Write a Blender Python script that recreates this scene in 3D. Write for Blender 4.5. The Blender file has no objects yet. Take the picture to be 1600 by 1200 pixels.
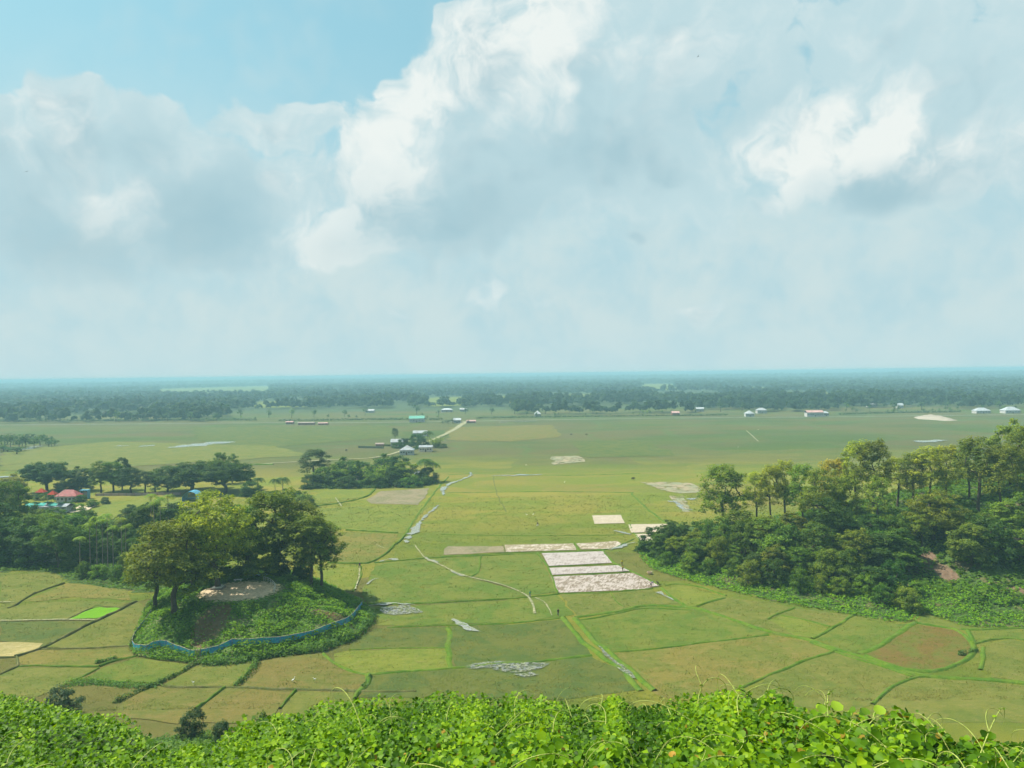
import bpy, math, random
import numpy as np
from mathutils import Vector, Matrix

S = bpy.context.scene
COL = S.collection
R = math.radians
random.seed(7)
rng = np.random.default_rng(7)

# ------------------------------------------------------------------ camera
FPX = 1186.0                       # focal length in pixels of a 1600 px wide picture
CAMZ = 55.0
PITCH = -math.atan((600 - 584) / FPX)
ROLL = math.atan(20 / 1600)
cd = bpy.data.cameras.new('camera')
cam = bpy.data.objects.new('camera', cd)
COL.objects.link(cam)
cd.sensor_width = 36.0
cd.lens = 36.0 * FPX / 1600.0
cd.clip_start = 0.1
cd.clip_end = 90000
CM = Matrix.Rotation(R(90) + PITCH, 4, 'X') @ Matrix.Rotation(-ROLL, 4, 'Z')
cam.matrix_world = Matrix.Translation((0, 0, CAMZ)) @ CM
S.camera = cam
CR = np.array(CM.to_3x3())

def ray(px, py):
    d = CR @ np.array([(px - 800) / FPX, (600 - py) / FPX, -1.0])
    return d

def pt(px, py, z=0.0):
    """world point on the level z seen at that pixel of the 1600 x 1200 photograph"""
    d = ray(px, py)
    t = (z - CAMZ) / d[2]
    return np.array([d[0] * t, d[1] * t, z])

def atd(px, d, py=700):
    """world x for a pixel column at depth d"""
    r = ray(px, py)
    return r[0] / r[1] * d

def ztop(px, py, d):
    r = ray(px, py)
    return CAMZ + r[2] / r[1] * d

# ------------------------------------------------------------------ light
SUN = Vector((-0.66, 0.20, 0.95)).normalized()
SUN_EL = math.asin(SUN.z)
SUN_ROT = math.atan2(SUN.x, SUN.y)
sl = bpy.data.lights.new('sun', 'SUN')
sl.energy = 5.0
sl.angle = R(0.6)
sl.color = (1.0, 0.94, 0.83)
sun = bpy.data.objects.new('sun', sl)
COL.objects.link(sun)
sun.location = (0, 0, 200)
sun.rotation_euler = SUN.to_track_quat('Z', 'Y').to_euler()

S.view_settings.view_transform = 'Standard'
S.view_settings.look = 'None'
S.view_settings.exposure = 0.95
S.view_settings.gamma = 1.0
S.view_settings.use_curve_mapping = False
S.render.engine = 'CYCLES'
S.cycles.use_denoising = True
S.cycles.use_adaptive_sampling = True
S.cycles.adaptive_threshold = .03
S.cycles.max_bounces = 5
S.cycles.diffuse_bounces = 2
S.cycles.glossy_bounces = 2
S.cycles.transmission_bounces = 3
S.cycles.volume_bounces = 1
S.cycles.transparent_max_bounces = 4
S.cycles.caustics_reflective = False
S.cycles.caustics_refractive = False
S.cycles.sample_clamp_indirect = 6

# ------------------------------------------------------------------ node helpers
class NT:
    def __init__(s, nt):
        s.nt = nt
    def n(s, t, **kw):
        o = s.nt.nodes.new(t)
        for k, v in kw.items():
            setattr(o, k, v)
        return o
    def put(s, sock, v):
        if isinstance(v, bpy.types.NodeSocket):
            s.nt.links.new(v, sock)
        else:
            if isinstance(v, (tuple, list)) and len(v) == 3 and len(sock.default_value) == 4:
                v = (*v, 1.0)
            sock.default_value = v
    def m(s, op, a, b=0.0, c=0.0, clamp=False):
        o = s.n('ShaderNodeMath', operation=op, use_clamp=clamp)
        s.put(o.inputs[0], a); s.put(o.inputs[1], b); s.put(o.inputs[2], c)
        return o.outputs[0]
    def v(s, op, a, b=(0, 0, 0)):
        o = s.n('ShaderNodeVectorMath', operation=op)
        s.put(o.inputs[0], a); s.put(o.inputs[1], b)
        return o.outputs['Value'] if op == 'LENGTH' else o.outputs[0]
    def ss(s, x, a, b, lo=0.0, hi=1.0):
        o = s.n('ShaderNodeMapRange', interpolation_type='SMOOTHSTEP')
        s.put(o.inputs[0], x)
        for i, q in enumerate((a, b, lo, hi)):
            s.put(o.inputs[i + 1], q)
        return o.outputs[0]
    def mix(s, f, a, b, blend='MIX'):
        o = s.n('ShaderNodeMix', data_type='RGBA', blend_type=blend)
        s.put(o.inputs[0], f); s.put(o.inputs[6], a); s.put(o.inputs[7], b)
        return o.outputs[2]
    def noise(s, vec, scale, detail=4, rough=0.5, dist=0.0, color=False):
        o = s.n('ShaderNodeTexNoise')
        s.put(o.inputs['Vector'], vec)
        o.inputs['Scale'].default_value = scale
        o.inputs['Detail'].default_value = detail
        o.inputs['Roughness'].default_value = rough
        o.inputs['Distortion'].default_value = dist
        return o.outputs['Color' if color else 'Fac']
    def vor(s, vec, scale, feature='F1', metric='EUCLIDEAN', out='Distance', rnd=1.0, smooth=None):
        o = s.n('ShaderNodeTexVoronoi', feature=feature, distance=metric) if feature not in ('DISTANCE_TO_EDGE',) else s.n('ShaderNodeTexVoronoi', feature=feature)
        s.put(o.inputs['Vector'], vec)
        o.inputs['Scale'].default_value = scale
        o.inputs['Randomness'].default_value = rnd
        if smooth is not None and 'Smoothness' in o.inputs:
            o.inputs['Smoothness'].default_value = smooth
        return o.outputs[out]

# ------------------------------------------------------------------ sky with clouds
W = bpy.data.worlds.new('World')
S.world = W
W.use_nodes = True
wt = W.node_tree
wt.nodes.clear()
w = NT(wt)

def azel(px, py):
    d = ray(px, py)
    d = d / np.linalg.norm(d)
    return math.atan2(d[0], d[1]), math.asin(d[2])

# soft cloud masses: picture column, picture row, half width, half height (pixels), weight
PUFFS = [
    (118, 170, 75, 75, .85), (190, 235, 150, 95, 1.0), (30, 270, 150, 95, 1.0), (250, 310, 190, 120, 1.0),
    (60, 350, 220, 110, 1.0), (330, 370, 110, 80, .95),
    (440, 215, 150, 50, .72), (430, 300, 130, 60, .8),
    (850, 10, 120, 110, 1.0), (760, 125, 140, 120, 1.0), (700, 45, 42, 60, .85), (632, 128, 70, 60, .95),
    (700, 215, 160, 120, 1.0), (610, 285, 110, 85, 1.0), (520, 370, 120, 48, .95), (690, 345, 170, 90, 1.0),
    (970, 70, 230, 120, 1.0), (890, 230, 240, 160, 1.0), (1150, 50, 110, 90, .62), (1060, 300, 220, 130, .60),
    (1315, 222, 128, 84, 1.15), (1400, 255, 150, 85, 1.1), (1500, 250, 100, 75, .9), (1590, 250, 80, 70, .8),
    (1390, 50, 190, 120, .74), (1540, 150, 190, 150, .70), (1200, 170, 120, 100, .62), (755, 474, 40, 44, .80), (1110, 474, 56, 32, .80), (855, 482, 44, 22, .62), (640, 497, 40, 20, .6), (1200, 320, 70, 34, .55), (995, 384, 50, 20, .5),
]
# where their sides turn to the sun
BRIGHT = [
    (190, 315, 70, 80, .62), (120, 190, 70, 60, .40), (40, 220, 90, 60, .34), (290, 230, 60, 50, .25),
    (545, 370, 100, 60, 1.1), (600, 265, 90, 90, 1.05), (640, 150, 90, 90, .95), (720, 100, 90, 100, .75), (835, 50, 100, 115, .95), (950, 60, 110, 80, .38),
    (1272, 238, 90, 74, 1.15), (1350, 210, 105, 72, 1.2), (1480, 240, 76, 60, .65), (1590, 250, 50, 50, .4), (1310, 50, 70, 50, .16),
    (450, 225, 110, 50, .30), (460, 290, 70, 30, .42), (755, 470, 40, 42, .62), (1112, 470, 50, 26, .62), (855, 480, 40, 20, .35), (640, 495, 36, 20, .35), (1060, 50, 120, 60, .30),
]
tc = w.n('ShaderNodeTexCoord')
dirn = tc.outputs['Generated']
sky = w.n('ShaderNodeTexSky', sky_type='NISHITA')
sky.sun_disc = False
sky.sun_elevation = SUN_EL
sky.sun_rotation = SUN_ROT
sky.altitude = 50
sky.air_density = 1.0
sky.dust_density = 2.5
sky.ozone_density = 2.2
SKYK = 0.085
SKG = .77
def scaled(vec, k):
    o = w.n('ShaderNodeVectorMath', operation='SCALE')
    w.put(o.inputs[0], vec); o.inputs['Scale'].default_value = k
    return o.outputs[0]
warpc = w.noise(dirn, 7.0, 3, .62, color=True)
warp = w.v('SUBTRACT', warpc, (.5, .5, .5))
wsep = w.n('ShaderNodeSeparateColor'); w.put(wsep.inputs[0], warpc)
wd = w.v('ADD', dirn, scaled(warp, .15))
sx = w.n('ShaderNodeSeparateXYZ'); w.put(sx.inputs[0], wd)
az = w.m('ARCTAN2', sx.outputs[0], sx.outputs[1])
cx = w.n('ShaderNodeCombineXYZ'); w.put(cx.inputs[0], az); w.put(cx.inputs[1], w.m('ARCSINE', sx.outputs[2]))
def blobs(lst, soft):
    acc = None
    for (px, py, rx, ry, wgt) in lst:
        a0, e0 = azel(px, py)
        k = soft * 1.45 / FPX * .93
        mp = w.n('ShaderNodeMapping', vector_type='TEXTURE')
        w.put(mp.inputs[0], cx.outputs[0])
        mp.inputs['Location'].default_value = (a0, e0, 0)
        mp.inputs['Scale'].default_value = (rx * k, ry * k, 1)
        gr = w.n('ShaderNodeTexGradient', gradient_type='QUADRATIC_SPHERE' if False else 'SPHERICAL')
        w.put(gr.inputs[0], mp.outputs[0])
        f = w.m('MULTIPLY', gr.outputs['Fac'], wgt * 1.45)
        acc = f if acc is None else w.m('SMOOTH_MAX', acc, f, 0.15)
    return acc
SHADY = [(310, 365, 105, 90, 1.3), (110, 375, 150, 75, 1.15), (700, 360, 160, 85, 1.1), (900, 240, 190, 90, .6), (1390, 298, 130, 42, 1.1), (1080, 180, 150, 80, .4), (995, 383, 45, 20, .8), (230, 215, 60, 40, .5)]
body = w.ss(blobs(PUFFS, 1.0), 0, 1.1)
brt = blobs(BRIGHT, 1.0)
shd = blobs(SHADY, 1.15)
sep = w.n('ShaderNodeSeparateXYZ'); w.put(sep.inputs[0], dirn)
elev = sep.outputs[2]
# the same sort of clouds in the rest of the sky
away = w.m('MAXIMUM', w.ss(w.m('ABSOLUTE', az), .70, .95), w.ss(elev, .46, .62))
body = w.m('MAXIMUM', body, w.m('MULTIPLY', w.ss(wsep.outputs[2], .42, .60), away))
brt = w.m('MAXIMUM', brt, w.m('MULTIPLY', w.ss(wsep.outputs[1], .45, .62, 0, .6), away))
fb = w.noise(wd, 11.0, 8, .64)
fs = w.noise(w.v('ADD', wd, (-.022, 0, .026)), 11.0, 4, .58)
vo = w.vor(wd, 26.0, feature='F1')
d0 = w.m('ADD', body, w.m('ADD', w.m('MULTIPLY', w.m('SUBTRACT', fb, .5), .95), w.m('MULTIPLY', w.m('SUBTRACT', .45, vo), .22)))
alpha = w.ss(d0, .30, w.ss(elev, .10, .36, .80, .50))
rel = w.m('SUBTRACT', fb, fs)
edge = w.ss(d0, 1.15, .45)
lit = w.m('ADD', w.m('MULTIPLY', brt, .78), w.m('MULTIPLY', w.m('MULTIPLY', rel, 2.4), w.m('ADD', .35, brt)))
lit = w.ss(w.m('ADD', lit, w.m('MULTIPLY', edge, .10)), 0.0, 1.05)
def C(r, g_, b):
    return (r * SKG / SKYK, g_ * SKG / SKYK, b * SKG / SKYK)
thick = w.ss(w.m('ADD', d0, w.m('MULTIPLY', w.m('SUBTRACT', wsep.outputs[0], .5), 1.2)), .75, 1.35)
shade = w.mix(thick, C(.370, .492, .520), C(.265, .395, .440))
lit = w.m('MULTIPLY', lit, w.m('SUBTRACT', 1.0, w.m('MULTIPLY', shd, .6), clamp=True))
shade = w.mix(w.m('MULTIPLY', shd, .62, clamp=True), shade, C(.240, .375, .425))
cloud = w.mix(lit, shade, C(.610, .635, .610))
clear = w.mix(.65, w.mix(1.0, sky.outputs[0], (.75, 1.15, .98), 'MULTIPLY'), C(.235, .440, .505))
veil = w.mix(w.ss(w.m('ADD', w.m('MULTIPLY', wsep.outputs[0], .6), w.m('MULTIPLY', fb, .4)), .38, .60), C(.320, .462, .505), C(.410, .505, .515))
vamt = w.ss(elev, .44, .14, 0.0, .96)
thin = w.ss(wsep.outputs[1], .44, .66, .05, .42)
base = w.mix(w.m('MAXIMUM', vamt, thin), clear, veil)
am = w.m('MULTIPLY', alpha, w.ss(elev, .08, .24, .45, .92))
skyc = w.mix(am, base, cloud)
skyc = w.mix(w.ss(elev, .09, 0.0, 0, .6), skyc, C(.370, .500, .525))
bg = w.n('ShaderNodeBackground')
w.put(bg.inputs[0], skyc)
bg.inputs[1].default_value = SKYK
wo = w.n('ShaderNodeOutputWorld')
wt.links.new(bg.outputs[0], wo.inputs[0])
W.cycles.sampling_method = 'MANUAL'
W.cycles.sample_map_resolution = 512

# ------------------------------------------------------------------ material helpers
def new_mat(name):
    m = bpy.data.materials.new(name)
    m.use_nodes = True
    m.node_tree.nodes.clear()
    t = NT(m.node_tree)
    out = t.n('ShaderNodeOutputMaterial')
    return m, t, out

def principled(t, out, col, rough=.8, spec=.3, bump=None, bdist=.1):
    p = t.n('ShaderNodeBsdfPrincipled')
    t.put(p.inputs['Base Color'], col)
    t.put(p.inputs['Roughness'], rough)
    t.put(p.inputs['Specular IOR Level'], spec)
    if bump is not None:
        b = t.n('ShaderNodeBump')
        b.inputs['Distance'].default_value = bdist
        t.put(b.inputs['Height'], bump)
        t.nt.links.new(b.outputs[0], p.inputs['Normal'])
    t.nt.links.new(p.outputs[0], out.inputs[0])
    return p

def simple(name, col, rough=.8, spec=.3, var=.25, scale=2.0, col2=None):
    m, t, out = new_mat(name)
    ge = t.n('ShaderNodeTexCoord')
    n = t.noise(ge.outputs['Object'], scale, 4, .6)
    c2 = col2 or tuple(c * (1 - var) for c in col)
    principled(t, out, t.mix(t.ss(n, .3, .7), col, c2), rough, spec, n, .05)
    return m

def foliage_mat(name, gloss=.25, trans=.38, rough=.5, v0=.55, v1=.95):
    """leaf colour comes from each object's own colour and each leaf's small tint"""
    m, t, out = new_mat(name)
    oi = t.n('ShaderNodeObjectInfo')
    at = t.n('ShaderNodeAttribute', attribute_name='tint')
    hs = t.n('ShaderNodeHueSaturation')
    t.put(hs.inputs['Color'], oi.outputs['Color'])
    t.put(hs.inputs['Hue'], t.m('ADD', .5, t.m('MULTIPLY', t.m('SUBTRACT', at.outputs['Fac'], .5), -.055)))
    t.put(hs.inputs['Value'], t.m('ADD', v0, t.m('MULTIPLY', at.outputs['Fac'], v1)))
    hs.inputs['Saturation'].default_value = 1.0
    col = hs.outputs[0]
    p = t.n('ShaderNodeBsdfPrincipled')
    t.put(p.inputs['Base Color'], col)
    p.inputs['Roughness'].default_value = rough
    p.inputs['Specular IOR Level'].default_value = gloss
    tr = t.n('ShaderNodeBsdfTranslucent')
    t.put(tr.inputs[0], t.mix(1.0, col, (1.5, 1.45, .55), 'MULTIPLY'))
    mx = t.n('ShaderNodeMixShader')
    mx.inputs[0].default_value = trans
    t.nt.links.new(p.outputs[0], mx.inputs[1]); t.nt.links.new(tr.outputs[0], mx.inputs[2])
    t.nt.links.new(mx.outputs[0], out.inputs[0])
    return m

M_LEAF = foliage_mat('tree_leaves', gloss=.08, rough=.6)
M_VINE = foliage_mat('vine_leaves', gloss=.10, trans=.30, rough=.5, v0=.32, v1=1.35)
M_BARK = simple('bark', (.085, .065, .048), .95, .1, .4, 3.0)
M_BARKP = simple('pale_bark', (.23, .20, .16), .95, .1, .4, 3.0)

# ------------------------------------------------------------------ object helpers
def tag(o, label=None, cat=None, group=None, kind=None):
    if label: o['label'] = label
    if cat: o['category'] = cat
    if group: o['group'] = group
    if kind: o['kind'] = kind
    return o

def mesh_np(name, V, F, mats=(), tint=None, smooth=False, midx=None):
    V = np.asarray(V, dtype=np.float32); F = np.asarray(F, dtype=np.int32)
    me = bpy.data.meshes.new(name)
    k = F.shape[1]
    me.vertices.add(len(V)); me.vertices.foreach_set('co', V.ravel())
    me.loops.add(F.size); me.loops.foreach_set('vertex_index', F.ravel())
    me.polygons.add(len(F)); me.polygons.foreach_set('loop_start', np.arange(0, F.size, k, dtype=np.int32))
    if smooth:
        me.polygons.foreach_set('use_smooth', np.ones(len(F), dtype=bool))
    for m in mats: me.materials.append(m)
    if midx is not None:
        me.polygons.foreach_set('material_index', np.asarray(midx, dtype=np.int32))
    me.update(calc_edges=True)
    if tint is not None:
        a = me.attributes.new('tint', 'FLOAT', 'FACE')
        a.data.foreach_set('value', np.asarray(tint, dtype=np.float32))
    me.validate()
    return me

def link(name, me, parent=None, loc=None, color=None):
    o = bpy.data.objects.new(name, me)
    COL.objects.link(o)
    if parent is not None: o.parent = parent
    if loc is not None: o.location = loc
    if color is not None: o.color = (*color, 1)
    return o

def empty(name, loc, rz=0.0, scale=(1, 1, 1)):
    o = bpy.data.objects.new(name, None)
    o.empty_display_size = .5
    COL.objects.link(o)
    o.location = loc; o.rotation_euler = (0, 0, rz); o.scale = scale
    return o

def struct(name, me, color=None):
    return tag(link(name, me, color=color), kind='structure')

class MB:
    """collects simple shapes (quads) into one mesh"""
    def __init__(s): s.V = []; s.F = []; s.n = 0
    def add(s, V, F):
        V = np.asarray(V, dtype=float); F = np.asarray(F, dtype=int)
        if F.shape[1] == 3: F = np.concatenate([F, F[:, 2:3]], 1)
        s.V.append(V); s.F.append(F + s.n); s.n += len(V)
    def box(s, c, h, rz=0.0, top=1.0):
        x, y, z = h
        P = np.array([[-x, -y, -z], [x, -y, -z], [x, y, -z], [-x, y, -z], [-x * top, -y * top, z], [x * top, -y * top, z], [x * top, y * top, z], [-x * top, y * top, z]], float)
        ca, sa = math.cos(rz), math.sin(rz)
        P = np.stack([P[:, 0] * ca - P[:, 1] * sa, P[:, 0] * sa + P[:, 1] * ca, P[:, 2]], 1) + np.array(c)
        s.add(P, [[0, 3, 2, 1], [4, 5, 6, 7], [0, 1, 5, 4], [1, 2, 6, 5], [2, 3, 7, 6], [3, 0, 4, 7]])
    def tube(s, P, rad, n=6, cap=True):
        P = np.asarray(P, float); rad = np.broadcast_to(np.asarray(rad, float), (len(P),))
        T = np.gradient(P, axis=0); T /= np.maximum(np.linalg.norm(T, axis=1, keepdims=True), 1e-9)
        ref = np.tile(np.array([0, 0, 1.0]), (len(P), 1))
        ref[np.abs(T[:, 2]) > .9] = (1.0, 0, 0)
        A = np.cross(T, ref); A /= np.linalg.norm(A, axis=1, keepdims=True)
        for i in range(1, len(P)):
            if np.dot(A[i], A[i - 1]) < 0: A[i] *= -1
            q = A[i - 1] - T[i] * np.dot(A[i - 1], T[i])
            if np.linalg.norm(q) > 1e-6: A[i] = q / np.linalg.norm(q)
        B = np.cross(T, A)
        th = np.arange(n) * 2 * math.pi / n
        V = P[:, None, :] + rad[:, None, None] * (np.cos(th)[None, :, None] * A[:, None, :] + np.sin(th)[None, :, None] * B[:, None, :])
        V = V.reshape(-1, 3)
        F = []
        for i in range(len(P) - 1):
            for j in range(n):
                k = (j + 1) % n
                F.append([i * n + j, i * n + k, (i + 1) * n + k, (i + 1) * n + j])
        s.add(V, F)
        if cap:
            e = (len(P) - 1) * n
            V2 = np.vstack([V[e:e + n], P[-1] + T[-1] * rad[-1] * .5])
            s.add(V2, [[j, (j + 1) % n, n, n] for j in range(n)])
    def build(s, name, mats=(), smooth=False):
        V = np.concatenate(s.V); F = np.concatenate(s.F)
        me = bpy.data.meshes.new(name)
        fs = []
        for f in F.tolist():
            g_ = []
            for i in f:
                if not g_ or g_[-1] != i: g_.append(i)
            fs.append(g_)
        me.from_pydata(V.tolist(), [], fs)
        for m in (mats if isinstance(mats, (list, tuple)) else [mats]): me.materials.append(m)
        if smooth: me.polygons.foreach_set('use_smooth', [True] * len(me.polygons))
        me.update()
        return me

# value noise in numpy for shapes
_perm = rng.random((256, 256))
def vn(x, y, seed=0):
    x = np.asarray(x, float) + seed * 17.31; y = np.asarray(y, float) + seed * 9.77
    xi = np.floor(x).astype(int); yi = np.floor(y).astype(int)
    fx = x - xi; fy = y - yi
    fx = fx * fx * (3 - 2 * fx); fy = fy * fy * (3 - 2 * fy)
    g_ = lambda a, b: _perm[a % 256, b % 256]
    return (g_(xi, yi) * (1 - fx) + g_(xi + 1, yi) * fx) * (1 - fy) + (g_(xi, yi + 1) * (1 - fx) + g_(xi + 1, yi + 1) * fx) * fy
def fbm(x, y, o=4, seed=0):
    s = 0; a = .5; t = 0
    for i in range(o):
        s = s + a * vn(np.asarray(x) * 2 ** i, np.asarray(y) * 2 ** i, seed + i); t += a; a *= .5
    return s / t

def sm(x, a, b):
    t = np.clip((np.asarray(x, float) - a) / (b - a), 0, 1)
    return t * t * (3 - 2 * t)

def sdist(P, poly):
    """signed distance to a polygon, positive inside"""
    P = np.asarray(P, float); poly = np.asarray(poly, float)
    d = np.full(len(P), 1e18); ins = np.zeros(len(P), bool)
    n = len(poly)
    for i in range(n):
        a = poly[i]; b = poly[(i + 1) % n]
        ab = b - a
        t = np.clip(((P - a) @ ab) / max(ab @ ab, 1e-9), 0, 1)
        q = a + t[:, None] * ab
        d = np.minimum(d, ((P - q) ** 2).sum(1))
        c = ((a[1] > P[:, 1]) != (b[1] > P[:, 1]))
        xin = (b[0] - a[0]) * (P[:, 1] - a[1]) / (b[1] - a[1] + 1e-12) + a[0]
        ins ^= c & (P[:, 0] < xin)
    d = np.sqrt(d)
    return np.where(ins, d, -d)

# ------------------------------------------------------------------ terrain shapes
MOUND = np.array([pt(*p)[:2] for p in [(204, 1012), (212, 1024), (240, 1030), (300, 1036), (345, 1040), (400, 1032), (445, 1024), (505, 1018), (550, 1002), (584, 970), (572, 948), (540, 930), (505, 912), (480, 902), (400, 895), (310, 905), (245, 930), (222, 968)]])
MOUND_C = pt(382, 0 + 960)[:2]
top = pt(378, 923, 7.0)[:2]
def mound_h(P):
    P = np.atleast_2d(P)[:, :2]
    d = sdist(P, MOUND)
    r = np.hypot((P[:, 0] - top[0]), (P[:, 1] - top[1]) * 1.0)
    # the height goes from the footprint's edge (0) to the flat sandy top (1)
    f = np.clip(d / (np.maximum(d, 0) + np.maximum(r - 9.0, 0) + 1e-6), 0, 1)
    z = 7.0 * (f ** .85) + (fbm(P[:, 0] / 5, P[:, 1] / 5, 3, 3) - .5) * 2.4 * sm(f, 0, .3) * sm(f, 1.0, .85)
    return np.where(d > 0, z, -0.6 + np.maximum(d, -1) * .3)

HILL = np.array([pt(*p)[:2] for p in [(1003, 856), (1000, 872), (1020, 890), (1060, 903), (1100, 914), (1150, 926), (1200, 938), (1300, 955), (1350, 965), (1400, 973), (1428, 971), (1440, 957), (1470, 966), (1500, 976), (1540, 981), (1600, 981), (1720, 985), (1900, 990)]] + [(235, 170), (240, 300), (150, 300), (95, 285), (60, 268)])
def hill_h(P):
    P = np.atleast_2d(P)[:, :2]
    d = sdist(P, HILL)
    hm = np.interp(P[:, 0], [35, 60, 90, 120, 160, 240], [3.5, 6, 8.5, 12.5, 18, 22])
    f = sm(d, 0, 46) * .75 + np.clip(d / 46, 0, 1) * .25
    z = hm * f + (fbm(P[:, 0] / 7, P[:, 1] / 7, 3, 5) - .5) * 3.0 * sm(d, 0, 14)
    return np.where(d > 0, z, -0.6 + np.maximum(d, -1) * .3)

# the hill the camera stands on: for each bearing, the distance and picture row of its brow
FB = np.array([  # picture column, brow row, brow distance, distance where the slope meets the plain
    (-500, 1097, 40, 118), (-100, 1096, 45, 118), (0, 1098, 46, 118), (60, 1110, 43, 120), (130, 1124, 37, 122), (200, 1150, 28, 126), (260, 1168, 20, 128),
    (320, 1168, 17, 126), (360, 1142, 22, 122), (410, 1125, 25, 112), (480, 1108, 26, 106), (560, 1096, 27, 104), (700, 1090, 27, 104), (850, 1092, 24, 104),
    (1000, 1094, 19, 104), (1120, 1106, 15, 104), (1200, 1108, 11, 104), (1290, 1122, 7.5, 104), (1380, 1130, 7.5, 104), (1500, 1146, 8, 104), (1600, 1158, 8.5, 104), (2100, 1186, 9, 104)], float)
FB_AZ = np.array([math.atan2(ray(c, 1100)[0], ray(c, 1100)[1]) for c in FB[:, 0]])
FB_T = np.array([-ray(c, rw)[2] / math.hypot(*ray(c, rw)[:2]) for c, rw in FB[:, :2]])
def fore_h(P):
    P = np.atleast_2d(P)[:, :2]
    r = np.hypot(P[:, 0], P[:, 1]); a = np.arctan2(P[:, 0], P[:, 1])
    T = np.interp(a, FB_AZ, FB_T); rc = np.interp(a, FB_AZ, FB[:, 2]); rf = np.interp(a, FB_AZ, FB[:, 3])
    r0 = 3.0
    drop0 = 1.75
    # drop below the camera: from 1.75 m at 3 m out to the brow, then steeper to the foot
    s1 = np.clip((r - r0) / np.maximum(rc - r0, .1), 0, 1)
    drop_a = drop0 + (T * rc - drop0) * (s1 ** .92)
    s2 = np.clip((r - rc) / np.maximum(rf - rc, 1), 0, 1)
    drop_b = T * rc + (CAMZ - T * rc) * (s2 + .32 * s2 * (1 - s2))
    drop = np.where(r < r0, drop0 - .35 * (1 - r / r0), np.where(r < rc, drop_a, drop_b))
    b = (fbm(P[:, 0] / 1.6, P[:, 1] / 1.6, 3, 9) - .5) * np.clip(r / 22, .10, .6) \
        + (fbm(P[:, 0] / 9, P[:, 1] / 9, 2, 11) - .5) * np.clip((r - 8) / 20, 0, 1) * 1.3
    z = CAMZ - drop + b * sm(r, rf, rf - 20)
    return np.where(r < rf, z, -.6)

def terrain(P):
    return np.maximum(0, np.maximum(mound_h(P), hill_h(P)))
def tz(x, y):
    return float(terrain(np.array([[x, y]]))[0])
def hit(px, py):
    """point of the plain, mound or hill seen at that pixel"""
    d = ray(px, py)
    ts = np.arange(100, 400, .5) / d[1]
    P = np.array([0, 0, CAMZ]) + ts[:, None] * d[None]
    z = terrain(P)
    k = np.nonzero(P[:, 2] <= z)[0]
    if len(k) == 0: return pt(px, py)
    p = P[k[0]].copy(); p[2] = z[k[0]]
    return p

# ------------------------------------------------------------------ ground material
def ground_mat():
    m, t, out = new_mat('plain_grass')
    ge = t.n('ShaderNodeNewGeometry')
    P = ge.outputs['Position']
    st = t.v('MULTIPLY', P, (.55, 1.0, 1.0))
    n1 = t.noise(st, .012, 5, .55)
    n2 = t.noise(st, .045, 5, .6, .6)
    n3 = t.noise(P, .45, 6, .65)
    n4 = t.noise(P, 2.6, 3, .6)
    wp = t.v('ADD', P, t.v('MULTIPLY', t.v('SUBTRACT', t.noise(P, .03, 3, .5, color=True), (.5, .5, .5)), (26, 26, 0)))
    fw = t.v('MULTIPLY', wp, (.72, 1.0, 0))
    cell = t.vor(fw, .0135, metric='CHEBYCHEV', out='Color', rnd=.75)
    sc = t.n('ShaderNodeSeparateColor'); t.put(sc.inputs[0], cell)
    grn = (.092, .130, .016); yel = (.172, .168, .024); brn = (.096, .084, .032); dull = (.050, .080, .020); dry = (.26, .20, .10)
    c = t.mix(t.ss(n2, .35, .65), grn, yel)
    c = t.mix(t.m('MULTIPLY', t.ss(sc.outputs[0], .45, .9), .65), c, brn)
    c = t.mix(t.m('MULTIPLY', t.ss(sc.outputs[1], .5, .95), .7), c, grn)
    # the middle of the plain is yellower, the far plain duller and browner
    sp = t.n('ShaderNodeSeparateXYZ'); t.put(sp.inputs[0], P)
    far = t.ss(t.m('ADD', sp.outputs[1], t.m('MULTIPLY', n1, 160)), 470, 640)
    farc = t.mix(t.ss(n1, .40, .60), dull, brn)
    farc = t.mix(t.m('MULTIPLY', t.ss(n2, .42, .70), .6), farc, (.048, .092, .024))
    farc = t.mix(t.m('MULTIPLY', t.ss(sc.outputs[2], .3, .9), .5), farc, (.085, .076, .036))
    midf = t.m('MULTIPLY', t.ss(sp.outputs[1], 235, 300), t.ss(sp.outputs[1], 470, 400))
    c = t.mix(t.m('MULTIPLY', midf, .55), c, t.mix(t.ss(n2, .4, .6), (.160, .184, .020), (.215, .184, .034)))
    c = t.mix(t.m('MULTIPLY', far, .85), c, farc)
    c = t.mix(t.m('MULTIPLY', t.ss(n3, .52, .78), .30), c, dry)
    c = t.mix(t.m('MULTIPLY', t.ss(n3, .46, .22), .45), c, (.070, .120, .022))
    wood = t.ss(t.m('ADD', sp.outputs[1], t.m('MULTIPLY', n2, 120)), 1160, 1250)
    c = t.mix(t.m('MULTIPLY', wood, .85), c, (.050, .075, .034))
    ed = t.vor(fw, .0135, feature='DISTANCE_TO_EDGE', rnd=.75)
    c = t.mix(t.m('MULTIPLY', t.m('MULTIPLY', t.ss(ed, .035, .012), far), .4), c, (.07, .12, .03))
    c = t.mix(t.ss(n4, .3, .75, 0, .30), c, t.mix(1.0, c, (.62, .66, .6), 'MULTIPLY'))
    fine = t.m('ADD', t.m('MULTIPLY', n4, .5), t.noise(P, 7.0, 2, .6))
    principled(t, out, c, .95, .08, fine, .25)
    return m

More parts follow.
